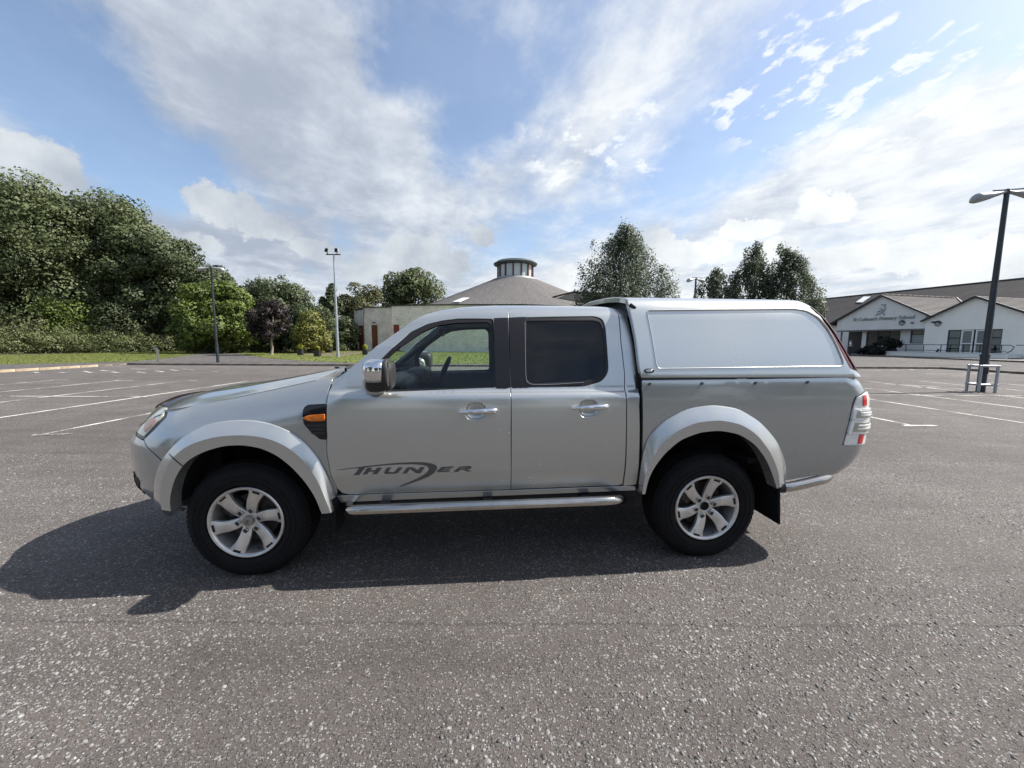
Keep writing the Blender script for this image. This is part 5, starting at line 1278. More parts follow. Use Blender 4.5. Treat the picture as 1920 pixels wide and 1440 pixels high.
tree('sycamore_tree', 'tree cut off by the left edge, a little lower than its broad neighbour', T_, -210, 22, 372, 640, 48, LF['syc'], 40000, .33, nl=60, seed=41, trunk_r=.45, depth=11, group=GB)
tree('broad_tree', 'broad dark tree with a domed top, right behind the huge sycamore', T_, 112, 326, 372, 645, 50, LF['syc'], 56000, .34, nl=80, seed=2, trunk_r=.45, depth=11, group=GB, extra=[(200, 382, 1.8), (250, 400, 1.8)])
tree('broad_tree', 'dark tree on the descending edge of the tree mass, left of the slim lamp', T_, 232, 400, 440, 650, 49, LF['dark'], 40000, .33, nl=66, seed=3, trunk_r=.4, depth=10, group=GB)
tree('broad_tree', 'small dark treetop rising just right of the slim black lamp head', T_, 352, 446, 497, 640, 55, LF['dark'], 11000, .38, nl=26, seed=4, group=GB)
tree('young_tree', 'bright light green tree behind the slim black lamp post', T_, 334, 482, 530, 660, 43, LF['light'], 24000, .30, nl=56, seed=5, depth=7, group=GB)
tree('purple_leaved_tree', 'small dark purple-leaved tree with a pale trunk on the lawn', T_, 468, 542, 562, 644, 38, LF['purple'], 9000, .22, nl=34, seed=6, trunk_r=.13, bark=BARKW, depth=4)
tree('ash_tree', 'dark green tree with ragged top behind the purple-leaved tree', T_, 450, 588, 528, 662, 50, LF['dark'], 28000, .29, style='round', nl=90, seed=7, depth=8, sprig=.12, extra=[(487, 530, .7), (530, 528, .8), (560, 548, 1.0)])
tree('ash_tree', 'slender dark green tree just left of the grey floodlight pole', T_, 540, 626, 572, 662, 48, LF['dark'], 15000, .28, style='round', nl=60, seed=8, depth=6, sprig=.08)
tree('bush', 'yellow-green bush under the dark trees left of the floodlight pole', 'bush', 553, 612, 585, 658, 45, LF['yellow'], 6000, .26, style='mound', nl=26, seed=9, depth=4)
tree('pine_tree', 'dark pointed tree directly behind the grey floodlight pole', T_, 586, 662, 530, 660, 62, LF['dark'], 16000, .34, style='upright', nl=56, seed=10, depth=7, sprig=.1)
tree('ash_tree', 'olive green feathery tree between the floodlight pole and the domed tree', T_, 630, 728, 533, 660, 66, LF['olive'], 17000, .36, nl=46, seed=11, depth=8, sprig=.12)
tree('oak_tree', 'dense round-headed dark tree rising behind the church wall', T_, 706, 836, 507, 650, 82, LF['syc'], 22000, .50, nl=60, seed=12, trunk_r=.5, depth=13)
tree('bush', 'dark hedge bush between the floodlight pole and the church', 'bush', 618, 674, 596, 660, 57, LF['dark'], 6000, .30, style='mound', nl=26, seed=13, depth=5)
tree('bush', 'dark bush under the trees just left of the yellow-green bush', 'bush', 500, 570, 600, 658, 46, LF['dark'], 6500, .28, style='mound', nl=26, seed=14, depth=5)
GH = 'shrubs along the planting bed'
for i, (x0, x1, yt, Y, lm, n, lab) in enumerate([
    (-130, 52, 566, 42, 'yellow', 9000, 'yellow-green shrub at the extreme left edge'), (-10, 128, 594, 41.5, 'olive', 9000, 'dull olive mound of a shrub near the left edge, in front of the yellow-green one'),
    (62, 190, 562, 43.5, 'light', 9000, 'mid green shrub below the huge sycamore'), (165, 268, 563, 45, 'dark', 9000, 'dark leafy shrub under the sky gap between the big trees'),
    (262, 345, 598, 47.5, 'olive', 7000, 'dull olive shrub left of the light green tree'), (395, 475, 610, 44, 'bramble', 5000, 'low green shrub behind the slim black lamp post')]):
    tree('bush', lab, 'bush', x0, x1, yt, 664, Y, LF[lm], n, .24, style='mound', nl=34, seed=30+i, depth=5, group=GH)
# bramble bank: one continuous mass
def bank():
    rg = np.random.default_rng(5); Ls = []
    for i in range(380):
        f = rg.random(); px = -160+(500+160)*f; Y = np.interp(px, [-160, 0, 200, 352, 500], [31.5, 35.2, 40.5, 46., 51.5])+rg.random()*3.5+1.; h = (1.1+1.0*rg.random())*np.interp(px, [-160, 250, 380, 500], [1.55, 1.45, .7, .35])
        q = at(px, 660, Y); s = .5+.5*rg.random(); Ls.append((q[0], Y, h*(.15+.80*rg.random()), s*1.3, s, s*.75))
    L = np.array(Ls); V, F, NN = leaves(L, 70000, .16, rg, zmin=.1)
    o = mk('bramble_bank', V, F, LF['bramble'], None, normals=NN); o['kind'] = 'stuff'; o['label'] = 'tangled green bramble bank along the back of the grass verge'; o['category'] = 'undergrowth'
    Ls = []
    for i in range(90):
        px = 395+rg.random()*260; Y = np.interp(px, [395, 655], [50, 57])+rg.random(); q = at(px, 657, Y); Ls.append((q[0], Y, .25, .6, .4, .35))
    V, F, NN = leaves(np.array(Ls), 9000, .16, rg, zmin=.1); o = mk('dry_undergrowth', V, F, LF['brown'], None, normals=NN); o['kind'] = 'stuff'; o['label'] = 'dry brown undergrowth along the foot of the trees behind the lawn'; o['category'] = 'undergrowth'
bank()
def wood():
    rg = np.random.default_rng(6); Ls = []
    for i in range(150):
        px = -150+rg.random()*760; Y = 60+rg.random()*6; zt = np.interp(px, [-150, 250, 400, 600], [8., 8., 5., 4.]); q = at(px, 600, Y); s = 1.2+rg.random(); Ls.append((q[0], Y, rg.random()*zt, s*1.4, s, s))
    V, F, NN = leaves(np.array(Ls), 26000, .6, rg); o = mk('far_wood', V, F, LF['dark'], None, normals=NN); o['kind'] = 'stuff'; o['label'] = 'dark wood filling the gaps behind the trees on the left'; o['category'] = 'wood'
wood()
tree('birch_tree', 'tall loose birch rising above the truck roof, right of the church lantern', T_, 1072, 1264, 424, 640, 31, LF['birch'], 46000, .15, style='upright', nl=190, seed=20, trunk_r=.16, bark=BARKW, depth=6, sprig=.12, extra=[(1168, 430, .35), (1166, 450, .6), (1150, 470, .8), (1120, 462, .55), (1190, 478, .7), (1213, 490, .6), (1236, 515, .6), (1100, 505, .7), (1250, 540, .5)])
GR = 'birches behind the truck canopy'
tree('birch_tree', 'lower birch just right of the twin-headed lamp over the canopy', T_, 1286, 1398, 502, 640, 36, LF['birch'], 20000, .17, style='upright', nl=90, seed=21, trunk_r=.13, bark=BARKW, depth=5, sprig=.14, group=GR)
tree('birch_tree', 'tall birch over the middle of the truck canopy, left one of the taller pair', T_, 1354, 1470, 456, 640, 36, LF['birch'], 26000, .17, style='upright', nl=110, seed=22, trunk_r=.15, bark=BARKW, depth=5, sprig=.15, group=GR, extra=[(1420, 462, .4), (1405, 475, .5)])
tree('birch_tree', 'tall birch over the rear of the truck canopy, right one of the taller pair', T_, 1410, 1540, 462, 640, 35, LF['birch'], 28000, .17, style='upright', nl=120, seed=23, trunk_r=.15, bark=BARKW, depth=5, sprig=.15, group=GR, extra=[(1468, 468, .5), (1515, 535, .6)])
# trees across the road behind the viewer: they show in the dark side glass and the chrome
for i, (x, y, w, h, lab) in enumerate([(10, -15, 8, 7.4, 'dark tree mirrored in the right part of the rear door glass'), (19, -17, 9, 8, 'tree behind the viewer, mirrored in the tail lamp side of the truck'), (-16, -16, 9, 6.5, 'tree behind the viewer, mirrored in the chrome door mirror'), (-27, -14, 9, 8, 'farthest left tree behind the viewer, mirrored along the bonnet')]+[(x_, -20-2*(k_ % 2), 11, 8.5+(k_ % 3), 'dark tree in the row behind the viewer, seen only as reflections in the truck') for k_, x_ in enumerate((-38, -22, -8, 2, 27, 38))]):
    rg = np.random.default_rng(60+i); r_ = thing('roadside_tree', lab, T_, (x, y, .0), 0, 'trees behind the viewer')
    L = lobes_for(0, 0, 1.2, h, w, w*.8, 30, 'round', rg); V, F, NN = leaves(L, 6000, .55, rg); mk('crown', V, F, LF['dark'], r_, normals=NN)
    mb = MB(); limb_mb(mb, (0, 0, -.1), (0, 0, h*.7), .3, L, rg, 6); mb.build('trunk', BARK, r_, smooth=True)

# ------------------------------------------------------------------ LAMP POSTS
NAVY = mat('dark_green_paint', (.020, .028, .036), .4, var=.25, vs=5)
GALV = mat('galvanised_steel', (.36, .38, .41), .42, metal=.55, var=.12, vs=5)
LAMPG = mat('lamp_grey', (.30, .31, .31), .4, var=.1, vs=6)
def lamp_post(name, label, base, top, r0, r1, head, ang, s=1.):
    b = np.array(base, float); t = np.array(top, float); root = thing(name, label, 'lamp post', b, 0); h = t[2]-b[2]
    tube('pole', [(0, 0, -.1), (0, 0, 1.15), (0, 0, 1.16), (0, 0, h)], [r0, r0*.97, r0*.80, r1], NAVY, root, 16)
    tube('collar', [(0, 0, 1.10), (0, 0, 1.17)], r0*1.10, NAVY, root, 16)
    bm = bmesh.new(); add_box(bm, (0, -r0*.9, .75), (.10, .03, .35), .008); bmo('hatch', bm, NAVY, root)
    for sg in (-1, 1):
        # teardrop shell: narrow by the pole, broad and rounded at the tip
        n = 18; V = []; F = []; m = 16
        for i in range(n):
            f = i/(n-1); L_ = head; x = sg*(.04+f*L_); w = s*(.055+.115*math.sin(min(1, f*1.12)*math.pi*.5)**2)*(1 if f < .80 else math.sqrt(max(0.0004, 1-((f-.80)/.20)**2)))
            hh = w*.95; zc = h-.10+.05*(1-f)*1.2-.20*f+.09*f*f
            for k in range(m):
                a = 2*math.pi*k/m; V.append((x, w*math.cos(a), zc+hh*math.sin(a)*(1. if math.sin(a) > 0 else .55)))
        for i in range(n-1):
            for k in range(m): F.append((i*m+k, i*m+(k+1) % m, (i+1)*m+(k+1) % m, (i+1)*m+k))
        F.append(tuple(range(m))); F.append(tuple(range((n-1)*m, n*m)))
        o = mk('lamp_head', V, F, LAMPG, root, sharp=50); o.rotation_euler = (0, 0, ang)
    tube('top_bar', [(-.42*math.cos(ang)*head, -.42*math.sin(ang)*head, h+.03), (.9*math.cos(ang)*head, .9*math.sin(ang)*head, h+.03)], .02, NAVY, root, 8)
    tube('cap', [(0, 0, h-.12), (0, 0, h+.05)], [r1*1.15, r1*.8], NAVY, root, 12)
    return root
lp = lamp_post('lamp_post', 'tall dark lamp post with paddle-shaped heads inside the pipe barrier at right', (14.67, 12.18, 0), (14.67, 12.18, 6.02), .105, .058, .80, R(-14), 1.15)
lamp_post('lamp_post', 'slim black lamp post with twin heads before the light green tree at left', (-18.48, 24.6, .1), (-18.48, 24.6, 5.98), .085, .05, .75, R(5))
lamp_post('lamp_post', 'lamp with two pale heads showing over the truck canopy beside the birches', (11.9, 26., .1), (11.9, 26., 5.66), .085, .05, .62, R(15))
# pipe barrier round the right-hand post
br = thing('pipe_barrier', 'grey square pipe barrier round the foot of the tall dark lamp post', 'barrier', (14.67, 12.18, 0), R(-12))
for (x, y) in ((-.21, -.20), (.21, -.20), (-.21, .20), (.21, .20)): tube('leg', [(x, y, -.05), (x, y, .80)], .038, GALV, br, 10)
for z in (.82, .24):
    for a, b in (((-.25, -.20), (.25, -.20)), ((-.25, .20), (.25, .20)), ((-.21, -.22), (-.21, .22)), ((.21, -.22), (.21, .22))): tube('rail', [(*a, z), (*b, z)], .034, GALV, br, 10)
# floodlight pole
fp = thing('floodlight_pole', 'tall grey floodlight pole with two small floodlights, standing on the lawn', 'floodlight', (-15.0, 33.8, .1), 0)
tube('pole', [(0, 0, -.1), (0, 0, 3.6), (0, 0, 8.65)], [.13, .105, .055], GALV, fp, 14)
tube('base_sleeve', [(0, 0, -.05), (0, 0, .35)], .15, GALV, fp, 14)
box('cross_bar', (-.05, 0, 8.6), (1.22, .08, .08), NAVY, fp)
for x, r_ in ((-.55, .2), (.26, -.1)):
    f_ = box('floodlight', (x, -.05, 8.95), (.30, .12, .36), LAMPG, fp, bev=.02, rot=Matrix.Rotation(r_, 3, 'Y')@Matrix.Rotation(-.3, 3, 'X')); box('bracket', (x+.02, 0, 8.70), (.06, .05, .16), NAVY, fp)
    box('flood_glass', (x, -.125, 8.94), (.24, .012, .28), GLASSD, fp, rot=Matrix.Rotation(r_, 3, 'Y')@Matrix.Rotation(-.3, 3, 'X'))
# white marker post
wp = thing('marker_post', 'short weathered white post at the kerb before the grass verge', 'post', (-20.5, 24.1, .1), 0)
q = at(295, 655, 24.1); wp.location = (q[0], 24.1, .1)
tube('post', [(0, 0, -.1), (-.01, 0, .86)], .05, mat('weathered_white', (.42, .40, .36), .8, var=.2, vs=8), wp, 10); box('marker_plate', (-.09, -.02, .86), (.22, .05, .13), mat('marker_grey', (.34, .35, .36), .6, var=.15, vs=10), wp, bev=.01)
# planters with clipped box
GP = 'black planters with clipped yellow-green box'
POT = mat('planter_black', (.014, .014, .017), .5, var=.3, vs=8)
for i, (x, yb, yt, w, lab) in enumerate([(563.5, 666, 645.5, 10, 'planter with clipped ball, first from the left on the lawn'), (595.5, 668.3, 648.5, 12, 'planter with a small clipped ball on the left corner of the paved path'), (617, 661.4, 641, 12, 'planter with clipped ball nearest behind the floodlight pole, set farthest back'), (685, 665.5, 645, 10, 'planter with taller clipped bush in front of the church brown door')]):
    P0 = gnd(x, yb, .106); Y = P0[1]; s = Y/FPX; H = (yb-yt)*s; wd = w*s
    r_ = thing('topiary_planter', lab, 'planter', P0, 0, GP)
    ph = H*.48 if i != 3 else H*.42
    bm = bmesh.new(); add_box(bm, (0, 0, ph/2), (wd*.92, wd*.92, ph), .03); 
    for v in bm.verts:
        if v.co.z < ph*.5: v.co.x *= .88; v.co.y *= .88
    bmo('planter_box', bm, POT, r_); box('rim', (0, 0, ph), (wd, wd, .06), POT, r_, bev=.015)
    rg = np.random.default_rng(90+i); R0 = (H-ph)*.5
    L = np.array([(0, 0, ph+R0*1.05, R0*.95, R0*.95, R0*.95)]) if i != 3 else np.array([(0, 0, ph+R0*.9, R0*.8, R0*.8, R0*1.0), (0, 0, ph+R0*1.3, R0*.7, R0*.7, R0*.6)])
    V, F, NN = leaves(L, 1600, .07, rg); mk('clipped_bush', V, F, LF['topi'], r_, normals=NN); tube('stem', [(0, 0, ph*.8), (0, 0, ph+R0)], .04, BARK, r_, 6)

# ------------------------------------------------------------------ CHURCH
def block_mat(name, c0, c1, mortar, bw=.45, bh=.225, stain=.5):
    m = bpy.data.materials.new(name); m.use_nodes = True; nt = m.node_tree; N = nt.nodes; L = nt.links; b = N['Principled BSDF']
    uv = N.new('ShaderNodeUVMap'); br_ = N.new('ShaderNodeTexBrick'); L.new(uv.outputs[0], br_.inputs[0]); br_.inputs['Scale'].default_value = 1.; br_.inputs['Brick Width'].default_value = bw; br_.inputs['Row Height'].default_value = bh; br_.inputs['Mortar Size'].default_value = .012
    br_.inputs['Color1'].default_value = (*c0, 1); br_.inputs['Color2'].default_value = (*c1, 1); br_.inputs['Mortar'].default_value = (*mortar, 1)
    tc = N.new('ShaderNodeTexCoord'); n = N.new('ShaderNodeTexNoise'); L.new(tc.outputs['Object'], n.inputs[0]); n.inputs['Scale'].default_value = .9; n.inputs['Detail'].default_value = 9; n.inputs['Roughness'].default_value = .7
    r = N.new('ShaderNodeMapRange'); L.new(n.outputs['Fac'], r.inputs[0]); r.inputs[1].default_value = .3; r.inputs[2].default_value = .7; r.inputs[3].default_value = 1-stain; r.inputs[4].default_value = 1.15
    x = N.new('ShaderNodeMix'); x.data_type = 'RGBA'; x.blend_type = 'MULTIPLY'; x.inputs['Factor'].default_value = 1; L.new(br_.outputs[0], x.inputs['A']); L.new(r.outputs[0], x.inputs['B']); L.new(x.outputs['Result'], b.inputs['Base Color'])
    bp = N.new('ShaderNodeBump'); L.new(br_.outputs['Fac'], bp.inputs['Height']); bp.invert = True; bp.inputs['Strength'].default_value = .5; bp.inputs['Distance'].default_value = .02; L.new(bp.outputs[0], b.inputs['Normal'])
    b.inputs['Roughness'].default_value = .9; return m
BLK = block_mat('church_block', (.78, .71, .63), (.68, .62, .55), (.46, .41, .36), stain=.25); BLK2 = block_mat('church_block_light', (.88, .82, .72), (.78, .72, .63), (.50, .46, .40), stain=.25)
ROOFT = ramp_mat('shingle_mat', [(.34, (.088, .080, .076)), (.5, (.16, .150, .143)), (.66, (.255, .24, .23))], 2.6, bump=.6, bs=7, scale2=5., axis=(1, 1, 5.))
REDP = mat('red_panel', (.22, .035, .025), .6, var=.2, vs=2); BROWND = mat('brown_door_wood', (.17, .060, .025), .55, var=.25, vs=6)
ch = thing('church', 'round pale block church with shingled cone roof and glazed lantern', 'church', (0, 74, .1), 0)
def add_uv(o, fn):
    me = o.data; uvl = me.uv_layers.new(name='UVMap')
    for p in me.polygons:
        for li in p.loop_indices: uvl.data[li].uv = fn(me.vertices[me.loops[li].vertex_index].co, p)
def wall_seg(a, b, z0, z1, th, m, name='wall', openings=()):
    """a straight wall with real openings [(s0, s1, z0, z1)]"""
    a = np.array(a, float); b = np.array(b, float); ln = np.linalg.norm(b-a); d = (b-a)/ln; n = np.array([-d[1], d[0]])   # n points away from the viewer side
    ss = sorted({0, ln, *[o[0] for o in openings], *[o[1] for o in openings]}); zs_ = sorted({z0, z1, *[o[2] for o in openings], *[o[3] for o in openings]})
    mb = MB()
    for i in range(len(ss)-1):
        for j in range(len(zs_)-1):
            sm, zm = (ss[i]+ss[i+1])/2, (zs_[j]+zs_[j+1])/2
            if any(o[0] < sm < o[1] and o[2] < zm < o[3] for o in openings): continue
            c = a+d*sm+n*th/2; mb.box((c[0], c[1], zm), ((ss[i+1]-ss[i])/2, th/2, (zs_[j+1]-zs_[j])/2), (d[0], d[1], 0), (n[0], n[1], 0))
    o = mb.build(name, m, None); bm = bmesh.new(); bm.from_mesh(o.data); bmesh.ops.remove_doubles(bm, verts=bm.verts, dist=.0004)
    # drop the inner faces shared by neighbouring cells
    seen = {}
    for f in bm.faces: seen.setdefault(tuple(sorted(v.index for v in f.verts)), []).append(f)
    bmesh.ops.delete(bm, geom=[f for fs in seen.values() if len(fs) > 1 for f in fs], context='FACES'); bm.normal_update(); bm.to_mesh(o.data); bm.free()
    add_uv(o, lambda co, p: ((co.x-a[0])*d[0]+(co.y-a[1])*d[1]+((co.x-a[0])*n[0]+(co.y-a[1])*n[1]), co.z))
    return o, d, n
def rel(o, root):
    o.parent = root; o.matrix_parent_inverse = Matrix.Translation(-Vector(root.location)) if root.rotation_euler.z == 0 else root.matrix_world.inverted()
    return o
ZW = 6.25
def cpx(px, Y): return (at(px, 640, Y)[0], Y)
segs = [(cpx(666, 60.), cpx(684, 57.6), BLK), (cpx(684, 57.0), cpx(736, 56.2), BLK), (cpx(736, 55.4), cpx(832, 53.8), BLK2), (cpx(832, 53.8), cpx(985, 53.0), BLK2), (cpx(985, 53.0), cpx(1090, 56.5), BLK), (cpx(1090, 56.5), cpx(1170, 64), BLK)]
for i, (a, b, m_) in enumerate(segs):
    ln = math.dist(a, b); op = []
    z1 = ZW-.15 if i == 0 else ZW+.12*(i > 1)
    if i == 0: op = [(ln*.30, ln*.99, .1, 3.75)]
    if i == 1: op = [(ln*.25, ln*.475, .1, 3.80)]
    if i == 2: op = [(ln*.02, ln*.14, .1, 3.80)]
    if i == 3: op = [(ln*.55, ln*.60, .1, 3.80)]
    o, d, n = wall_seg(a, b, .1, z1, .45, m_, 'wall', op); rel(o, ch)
    for (s0, s1, z0, z1_) in op:
        c = np.array(a)+d*(s0+s1)/2+n*.22; mm = BROWND if i == 1 else REDP; nm = 'door' if i == 1 else 'red_panel'
        mb = MB(); mb.box((c[0], c[1], (z0+z1_)/2), ((s1-s0)/2-.01, .06, (z1_-z0)/2-.01), (d[0], d[1], 0), (n[0], n[1], 0))
        dr = rel(mb.build(nm, mm), ch)
        if i == 1:
            mb = MB()
            for k in range(9): cc_ = np.array(a)+d*(s0+(s1-s0)*(k+.5)/9)+n*.13; mb.box((cc_[0], cc_[1], (z0+z1_)/2), ((s1-s0)/18-.012, .02, (z1_-z0)/2-.04), (d[0], d[1], 0), (n[0], n[1], 0))
            pl_ = mb.build('door_boards', BROWND); pl_['kind'] = 'stuff'; rel(pl_, ch)
    c = (np.array(a)+np.array(b))/2+n*.2; mb = MB(); mb.box((c[0], c[1], z1+.07), (ln/2+.05, .36, .07), (d[0], d[1], 0), (n[0], n[1], 0)); rel(mb.build('coping', mat('coping_dark', (.03, .03, .032), .6)), ch)
# white plinth strip, drain pipes
for (px, Y) in ((683.5, 57.0),):
    q = cpx(px, Y); o = tube('drain_pipe', [(q[0], q[1]-.10, .1), (q[0], q[1]-.10, 5.2), (q[0]+.15, q[1]-.1, 5.5), (q[0]+.15, q[1]-.1, ZW)], .06, mat('pipe_grey', (.20, .20, .20), .5), None, 8); rel(o, ch)
for a, b in ((cpx(760, 54.0), cpx(832, 53.3)), (cpx(832, 53.3), cpx(985, 52.5))):
    o, d, n = wall_seg(a, b, .1, .38, .2, mat('white_plinth', (.72, .71, .68), .7), 'plinth'); rel(o, ch)
q = at(702, 607, 56.3); box('wall_lamp', (0, 0, 0), (.35, .3, .14), BLACKT, None); o = bpy.data.objects['wall_lamp']; o.location = (q[0], 56.1, q[2]+.15); rel(o, ch)
# cone roof in facets of shingle with lantern on top
cx0 = at(966, 560, 74)[0]; zb, rb, rt = 5.75, 21.5, 4.15; ztp = at(966, 526, 74)[2]
nseg, nr = 20, 60; V = []; F = []
for i in range(nr+1):
    for half in (0, 1):
        if half and i == nr: continue
        f = i/nr; f2 = (i+half*.999)/nr; rr = rb+(rt-rb)*f2; z = zb+(ztp-zb)*(f2**1.06)+(0. if not half else -.0)
        for k in range(nseg*2): a = math.pi*k/nseg; V.append((cx0+rr*math.cos(a), 74+rr*math.sin(a), z+(.03 if not half else 0.)))
NR = len(V)//(nseg*2)
for i in range(NR-1):
    for k in range(nseg*2): F.append((i*nseg*2+k, i*nseg*2+(k+1) % (nseg*2), (i+1)*nseg*2+(k+1) % (nseg*2), (i+1)*nseg*2+k))
rel(mk('roof', V, F, ROOFT, None, False), ch)
V, F = lathe_vf([(rb+.2, zb-.5), (rb+.25, zb), (rb, zb+.06)], 40); rel(mk('gutter', [(x+cx0, z_+74, y) for x, y, z_ in V], [f[::-1] for f in F], BLACKT, None), ch)
LPOST = mat('lantern_wood', (.10, .030, .022), .6, var=.3, vs=3); LPANE = mat('lantern_pane', (.42, .47, .48), .15, spec=.6)  # lantern panes: the pale sky reflection is put into their colour
LEAD = mat('lead_grey', (.26, .27, .27), .5, var=.15, vs=3); LROOF = mat('lantern_roof', (.045, .055, .055), .5, var=.2, vs=4)
def cyl(name, prof, m, n=40, sharp=40): V, F = lathe_vf(prof, n); return rel(mk(name, [(x+cx0, 74+z_, y) for x, y, z_ in V], [f[::-1] for f in F], m, None, sharp=sharp), ch)
zl = ztp; zt_ = at(966, 490, 74)[2]; 
cyl('lantern_base', [(4.5, zl-.35), (4.3, zl+.02), (3.75, zl+.08), (3.6, zl+.35), (3.4, zl+.36)], LEAD)
cyl('lantern_roof', [(3.2, zt_-.92), (3.95, zt_-.75), (4.05, zt_-.52), (3.85, zt_-.40), (3.55, zt_-.28), (3.4, zt_-.10), (.01, zt_+.05)], LROOF)
for k in range(14):
    a = 2*math.pi*k/14+.1; x, y = cx0+3.25*math.cos(a), 74+3.25*math.sin(a); mb = MB(); mb.box((x, y, (zl+zt_)/2-.25), (.12, .13, (zt_-zl)/2-.45), (math.cos(a), math.sin(a), 0), (-math.sin(a), math.cos(a), 0)); rel(mb.build('lantern_post', LPOST), ch)
    a2 = a+math.pi/14; x, y = cx0+3.1*math.cos(a2), 74+3.1*math.sin(a2); mb = MB(); mb.box((x, y, (zl+zt_)/2-.25), (.015, .62, (zt_-zl)/2-.45), (math.cos(a2), math.sin(a2), 0), (-math.sin(a2), math.cos(a2), 0)); rel(mb.build('lantern_pane', LPANE), ch)
# skylight on the cone, wing roof to the right
q = at(865, 563, 60); 
u_ = np.array([cx0-q[0], 74-60.4, 0]); 
def cone_pt(px, py, lift=.12):
    d = unp(px, py); best = None
    for t in np.linspace(45, 80, 3500):
        p = CAM+d*t; r = math.hypot(p[0]-cx0, p[1]-74)
        if r <= rb:
            f = (rb-r)/(rb-rt)
            if p[2] <= zb+(ztp-zb)*f**1.06+lift: return p
    return CAM+d*60
P4 = [cone_pt(*p) for p in ((848, 567), (868, 559), (880, 559), (862, 567))]; nrm_ = np.cross(P4[1]-P4[0], P4[3]-P4[0]); nrm_ /= np.linalg.norm(nrm_); nrm_ *= np.sign(-nrm_[1]+.001)
V = [p for p in P4]+[p+nrm_*.1 for p in P4]; rel(mk('skylight', V, [(0, 1, 2, 3), (7, 6, 5, 4), (0, 4, 5, 1), (1, 5, 6, 2), (2, 6, 7, 3), (3, 7, 4, 0)], mat('skylight_glass', (.62, .66, .68), .15), None, False), ch)
A_ = [at(1003, 574, 60), at(1076, 547.5, 60), at(1200, 556, 62), at(1200, 640, 62), at(1003, 640, 60)]
B_ = [p+np.array([2, 9, 0]) for p in A_]
rel(mk('wing_roof', [tuple(p) for p in (A_[0], A_[1], A_[2], A_[3], A_[4])]+[tuple(p) for p in B_], [(0, 1, 2, 3, 4)[::-1], (5, 6, 7, 8, 9), (0, 1, 6, 5), (1, 2, 7, 6), (2, 3, 8, 7), (3, 4, 9, 8), (4, 0, 5, 9)], ramp_mat('wing_shingle', [(.3, (.22, .205, .185)), (.7, (.34, .32, .29))], 1.5, bump=.4, bs=8, scale2=6.), None, False), ch)
mid = at(1038, 558.5, 60); rel(tube('wing_verge', [tuple(A_[0]+np.array([0, -.1, .02])), tuple(mid+np.array([0, -.1, .12])), tuple(A_[1]+np.array([0, -.1, .02])), tuple(A_[2]+np.array([0, -.1, .02]))], .13, BLACKT, None, 8), ch)

# ------------------------------------------------------------------ SCHOOL
P0 = np.array([45.1, 36., 0.]); AX = np.array([.25, -.968, 0]); AX /= np.linalg.norm(AX); AY = np.array([-AX[1], AX[0], 0])
SROT = math.atan2(AX[1], AX[0])
sc_ = thing('primary_school', 'white rendered school with brown tiled roofs, two front gables and raised lettering', 'school', P0, SROT)
def sl_(px, py, d=0.):
    q = on_plane(px, py, P0+AY*d, AY); return np.array([(q-P0)@AX, (q-P0)@AY, q[2]])
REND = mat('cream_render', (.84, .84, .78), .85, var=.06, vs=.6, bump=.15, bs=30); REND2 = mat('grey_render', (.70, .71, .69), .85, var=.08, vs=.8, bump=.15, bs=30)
def tile_mat(name, c0, c1):
    m = bpy.data.materials.new(name); m.use_nodes = True; nt = m.node_tree; N = nt.nodes; L = nt.links; b = N['Principled BSDF']
    tc = N.new('ShaderNodeTexCoord'); n = N.new('ShaderNodeTexNoise'); L.new(tc.outputs['Object'], n.inputs[0]); n.inputs['Scale'].default_value = 1.2; n.inputs['Detail'].default_value = 9; n.inputs['Roughness'].default_value = .7
    g_ = N.new('ShaderNodeNewGeometry'); k = N.new('ShaderNodeMath'); k.operation = 'MULTIPLY_ADD'; L.new(g_.outputs['Random Per Island'], k.inputs[0]); k.inputs[1].default_value = .25; L.new(n.outputs['Fac'], k.inputs[2])
    r = N.new('ShaderNodeValToRGB'); L.new(k.outputs[0], r.inputs[0]); r.color_ramp.elements[0].position = .4; r.color_ramp.elements[0].color = (*c0, 1); r.color_ramp.elements[1].position = .85; r.color_ramp.elements[1].color = (*c1, 1)
    L.new(r.outputs[0], b.inputs['Base Color']); b.inputs['Roughness'].default_value = .8; return m
TILE = tile_mat('brown_tile', (.032, .028, .028), (.060, .052, .051)); TILE2 = tile_mat('grey_tile', (.034, .031, .032), (.066, .060, .060))
def tiled(name, A, B, C, D, m, courses, parent, th=.05):
    """roof slope A-B (eave) to D-C (ridge) built as overlapping courses, each proud of the next"""
    A, B, C, D = [np.array(p, float) for p in (A, B, C, D)]; n = np.cross(B-A, D-A); n /= np.linalg.norm(n)
    if n[2] < 0: n = -n
    mb = MB()
    for i in range(courses):
        f0, f1 = i/courses, (i+1)/courses
        a0, b0 = A+(D-A)*f0, B+(C-B)*f0; a1, b1 = A+(D-A)*f1, B+(C-B)*f1
        mb.add([a0+n*th, b0+n*th, b1+n*.005, a1+n*.005, a0-n*.02, b0-n*.02], [(0, 1, 2, 3), (0, 4, 5, 1)])
    o = mb.build(name, m, parent); o['kind'] = 'stuff'; return o
